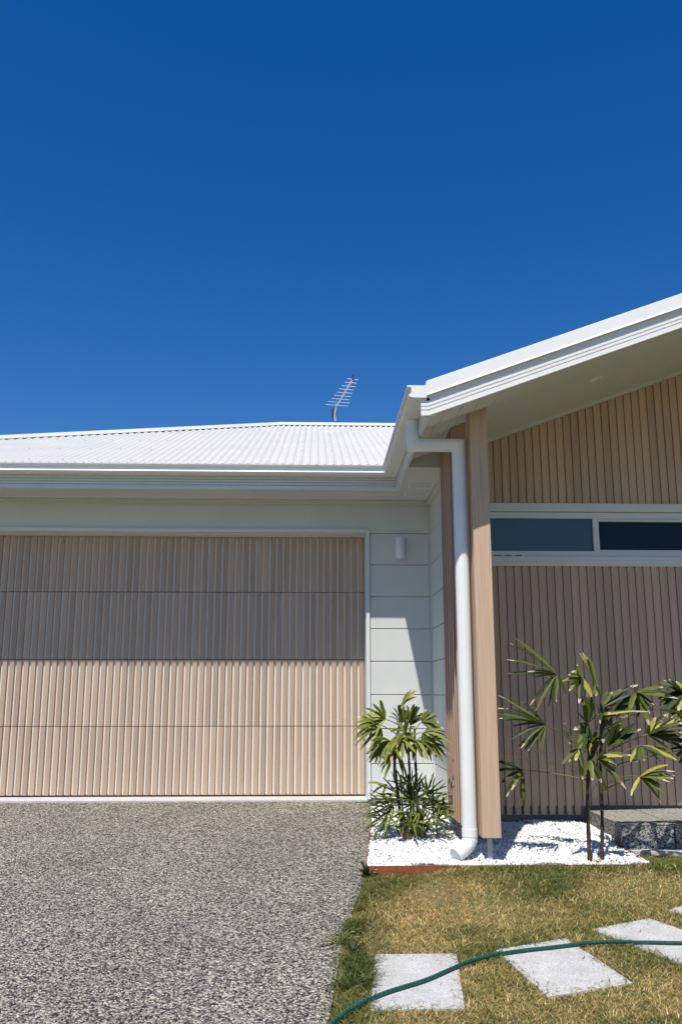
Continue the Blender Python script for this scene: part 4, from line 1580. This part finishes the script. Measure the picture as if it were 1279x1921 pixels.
# crown: hub, angle range (deg, 0 = right, 90 = up), count, lengths, depth, materials
crown = [
    ((455, 300), (450, 300), 35, 62, 3, 130, 190, 0.0, [Yw, Yw, C_], 0.020),
    ((440, 450), (330, 400), 105, 235, 8, 120, 200, -0.06, [C_, C_, C_, Yw, C_], 0.026),
    ((430, 480), (300, 470), 130, 270, 9, 110, 215, -0.10, [C_, C_, G, C_], 0.024),
    ((430, 520), (370, 560), 165, 300, 9, 110, 195, -0.12, [C_, G, C_], 0.026),
    ((430, 470), (450, 430), 55, 140, 7, 90, 150, 0.0, [G, C_, G], 0.026),
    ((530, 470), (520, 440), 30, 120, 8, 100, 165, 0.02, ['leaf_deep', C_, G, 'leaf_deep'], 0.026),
    ((540, 500), (600, 420), -30, 75, 7, 80, 150, 0.0, [G, G, C_], 0.022),
    ((545, 520), (610, 500), -95, 25, 9, 120, 235, -0.08, [C_, G, C_, C_], 0.026),
    ((520, 560), (450, 540), -150, 0, 9, 90, 150, -0.14, [C_, C_, G], 0.026),
    ((540, 560), (560, 560), -120, 20, 9, 90, 170, -0.10, [G, C_, G], 0.024),
    ((410, 560), (300, 600), 180, 285, 6, 70, 140, -0.02, [G, C_, G], 0.022),
    ((410, 640), (410, 640), 215, 300, 5, 120, 205, -0.08, [G, D_, C_], 0.022),
    ((545, 560), (660, 560), -85, 35, 7, 70, 150, 0.03, [G, D_, C_], 0.022),
    ((430, 520), (250, 420), 140, 250, 6, 90, 170, -0.02, [C_, Yw, C_], 0.022),
    ((480, 520), (480, 500), 0, 360, 9, 60, 120, -0.10, [G, C_], 0.026),
]
for nd, hb_, a0, a1, n, l0, l1, dep, mt, wd in crown:
    tips = fan_tips(Lp, hb_, a0, a1, n + 1, l0, l1, dep, 0.20)
    wd *= 1.08
    leaf(palmL, Lp(*nd), Lp(hb_[0], hb_[1], dep * 0.6), tips, [M[k] for k in mt], wd, sag=0.12, arch=0.015)
low = [
    ((470, 1150), (430, 960), 60, 200, 7, 90, 150, -0.05), ((540, 1100), (540, 920), 30, 150, 8, 80, 130, 0.0),
    ((600, 1100), (640, 960), -20, 110, 7, 80, 140, 0.0), ((480, 1200), (400, 1060), 130, 250, 7, 90, 190, -0.08),
    ((560, 1200), (560, 1020), -60, 240, 9, 80, 140, -0.12), ((620, 1200), (690, 1050), -60, 90, 7, 70, 120, -0.05),
    ((470, 1250), (350, 1130), 150, 260, 5, 80, 170, -0.1), ((600, 1240), (680, 1130), -70, 60, 6, 70, 130, -0.1),
    ((520, 1200), (480, 1090), 180, 340, 7, 70, 130, -0.14), ((580, 1180), (610, 1060), -110, 40, 7, 80, 140, -0.12),
    ((540, 1260), (520, 1150), 200, 350, 6, 70, 120, -0.15), ((500, 1150), (470, 900), 80, 190, 4, 60, 110, 0.04),
    ((640, 1180), (740, 1080), -50, 70, 5, 60, 90, 0.02), ((560, 1260), (600, 1170), -80, 60, 5, 60, 110, -0.15),
    ((450, 1200), (420, 1000), 170, 225, 4, 120, 240, -0.04), ((520, 1080), (530, 1000), 20, 170, 6, 80, 120, 0.05),
]
low += [((nd[0] + random.uniform(-30, 30), nd[1]), (hb_[0] + random.uniform(-40, 40), hb_[1] + random.uniform(-20, 50)), a0 - 20, a1 + 20, n, l0, l1, dep + random.uniform(-0.04, 0.08)) for nd, hb_, a0, a1, n, l0, l1, dep in low]
for nd, hb_, a0, a1, n, l0, l1, dep in low:
    tips = fan_tips(Lp, hb_, a0, a1, n, l0 * 1.15, l1 * 1.25, dep, 0.05)
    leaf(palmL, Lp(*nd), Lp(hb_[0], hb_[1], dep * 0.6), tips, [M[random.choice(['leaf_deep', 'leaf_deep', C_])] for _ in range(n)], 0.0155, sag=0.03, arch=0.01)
# yellow leaf at the left of the clump
leaf(palmL, Lp(430, 960), Lp(325, 885, -0.05), [Lp(185, 878, -0.08), Lp(230, 955, -0.03), Lp(325, 955, -0.08), Lp(345, 900, -0.06)], [M[Yw], M[C_], M[Yw], M[Yw]], 0.022, arch=0.01)
# dry husks round the foot
for k in range(16):
    x = random.uniform(455, 640)
    p = Vector(Lp(x, 1310, random.uniform(-0.06, 0.06)))
    e = p + Vector((random.uniform(-0.03, 0.03), random.uniform(-0.03, 0.02), random.uniform(0.04, 0.12)))
    place('husk', leaflet_mesh(p, e, 0.022, 0.02, 0.4, (0, -1, 0.2), M['husk']), palmL, tuple(p))

# --- little weeds
def weed(loc, n, length, label, wid=0.006, mat='leaf_dark', flat=0.5):
    wd = empty('weed', loc, label, 'weed')
    for k in range(n):
        a = random.uniform(0, 6.28)
        el_ = random.uniform(0.15, 1.1) * flat
        L = length * random.uniform(0.6, 1.1)
        t = Vector(loc) + Vector((math.cos(a) * math.cos(el_), math.sin(a) * math.cos(el_), math.sin(el_) + 0.08)) * L
        place('blade', leaflet_mesh(loc, t, wid * random.uniform(0.7, 1.3), 0.12, 0.2, (0, -0.3, 1), M[mat]), wd, loc)
    return wd


weed((0.340, -2.385, -0.205), 26, 0.085, 'leafy dark weed at the rusty corner of the gravel bed', 0.014, 'leaf_dark', 1.1)
weed((0.128, -3.52, lawn_z(-3.52)), 34, 0.13, 'spiky grass tuft spreading over the driveway edge by the first paver', 0.004, 'leaf_green', 0.5)
weed((0.200, -3.62, lawn_z(-3.62)), 30, 0.10, 'dark grass clump between the driveway edge and the first paver', 0.005, 'leaf_dark', 0.8)
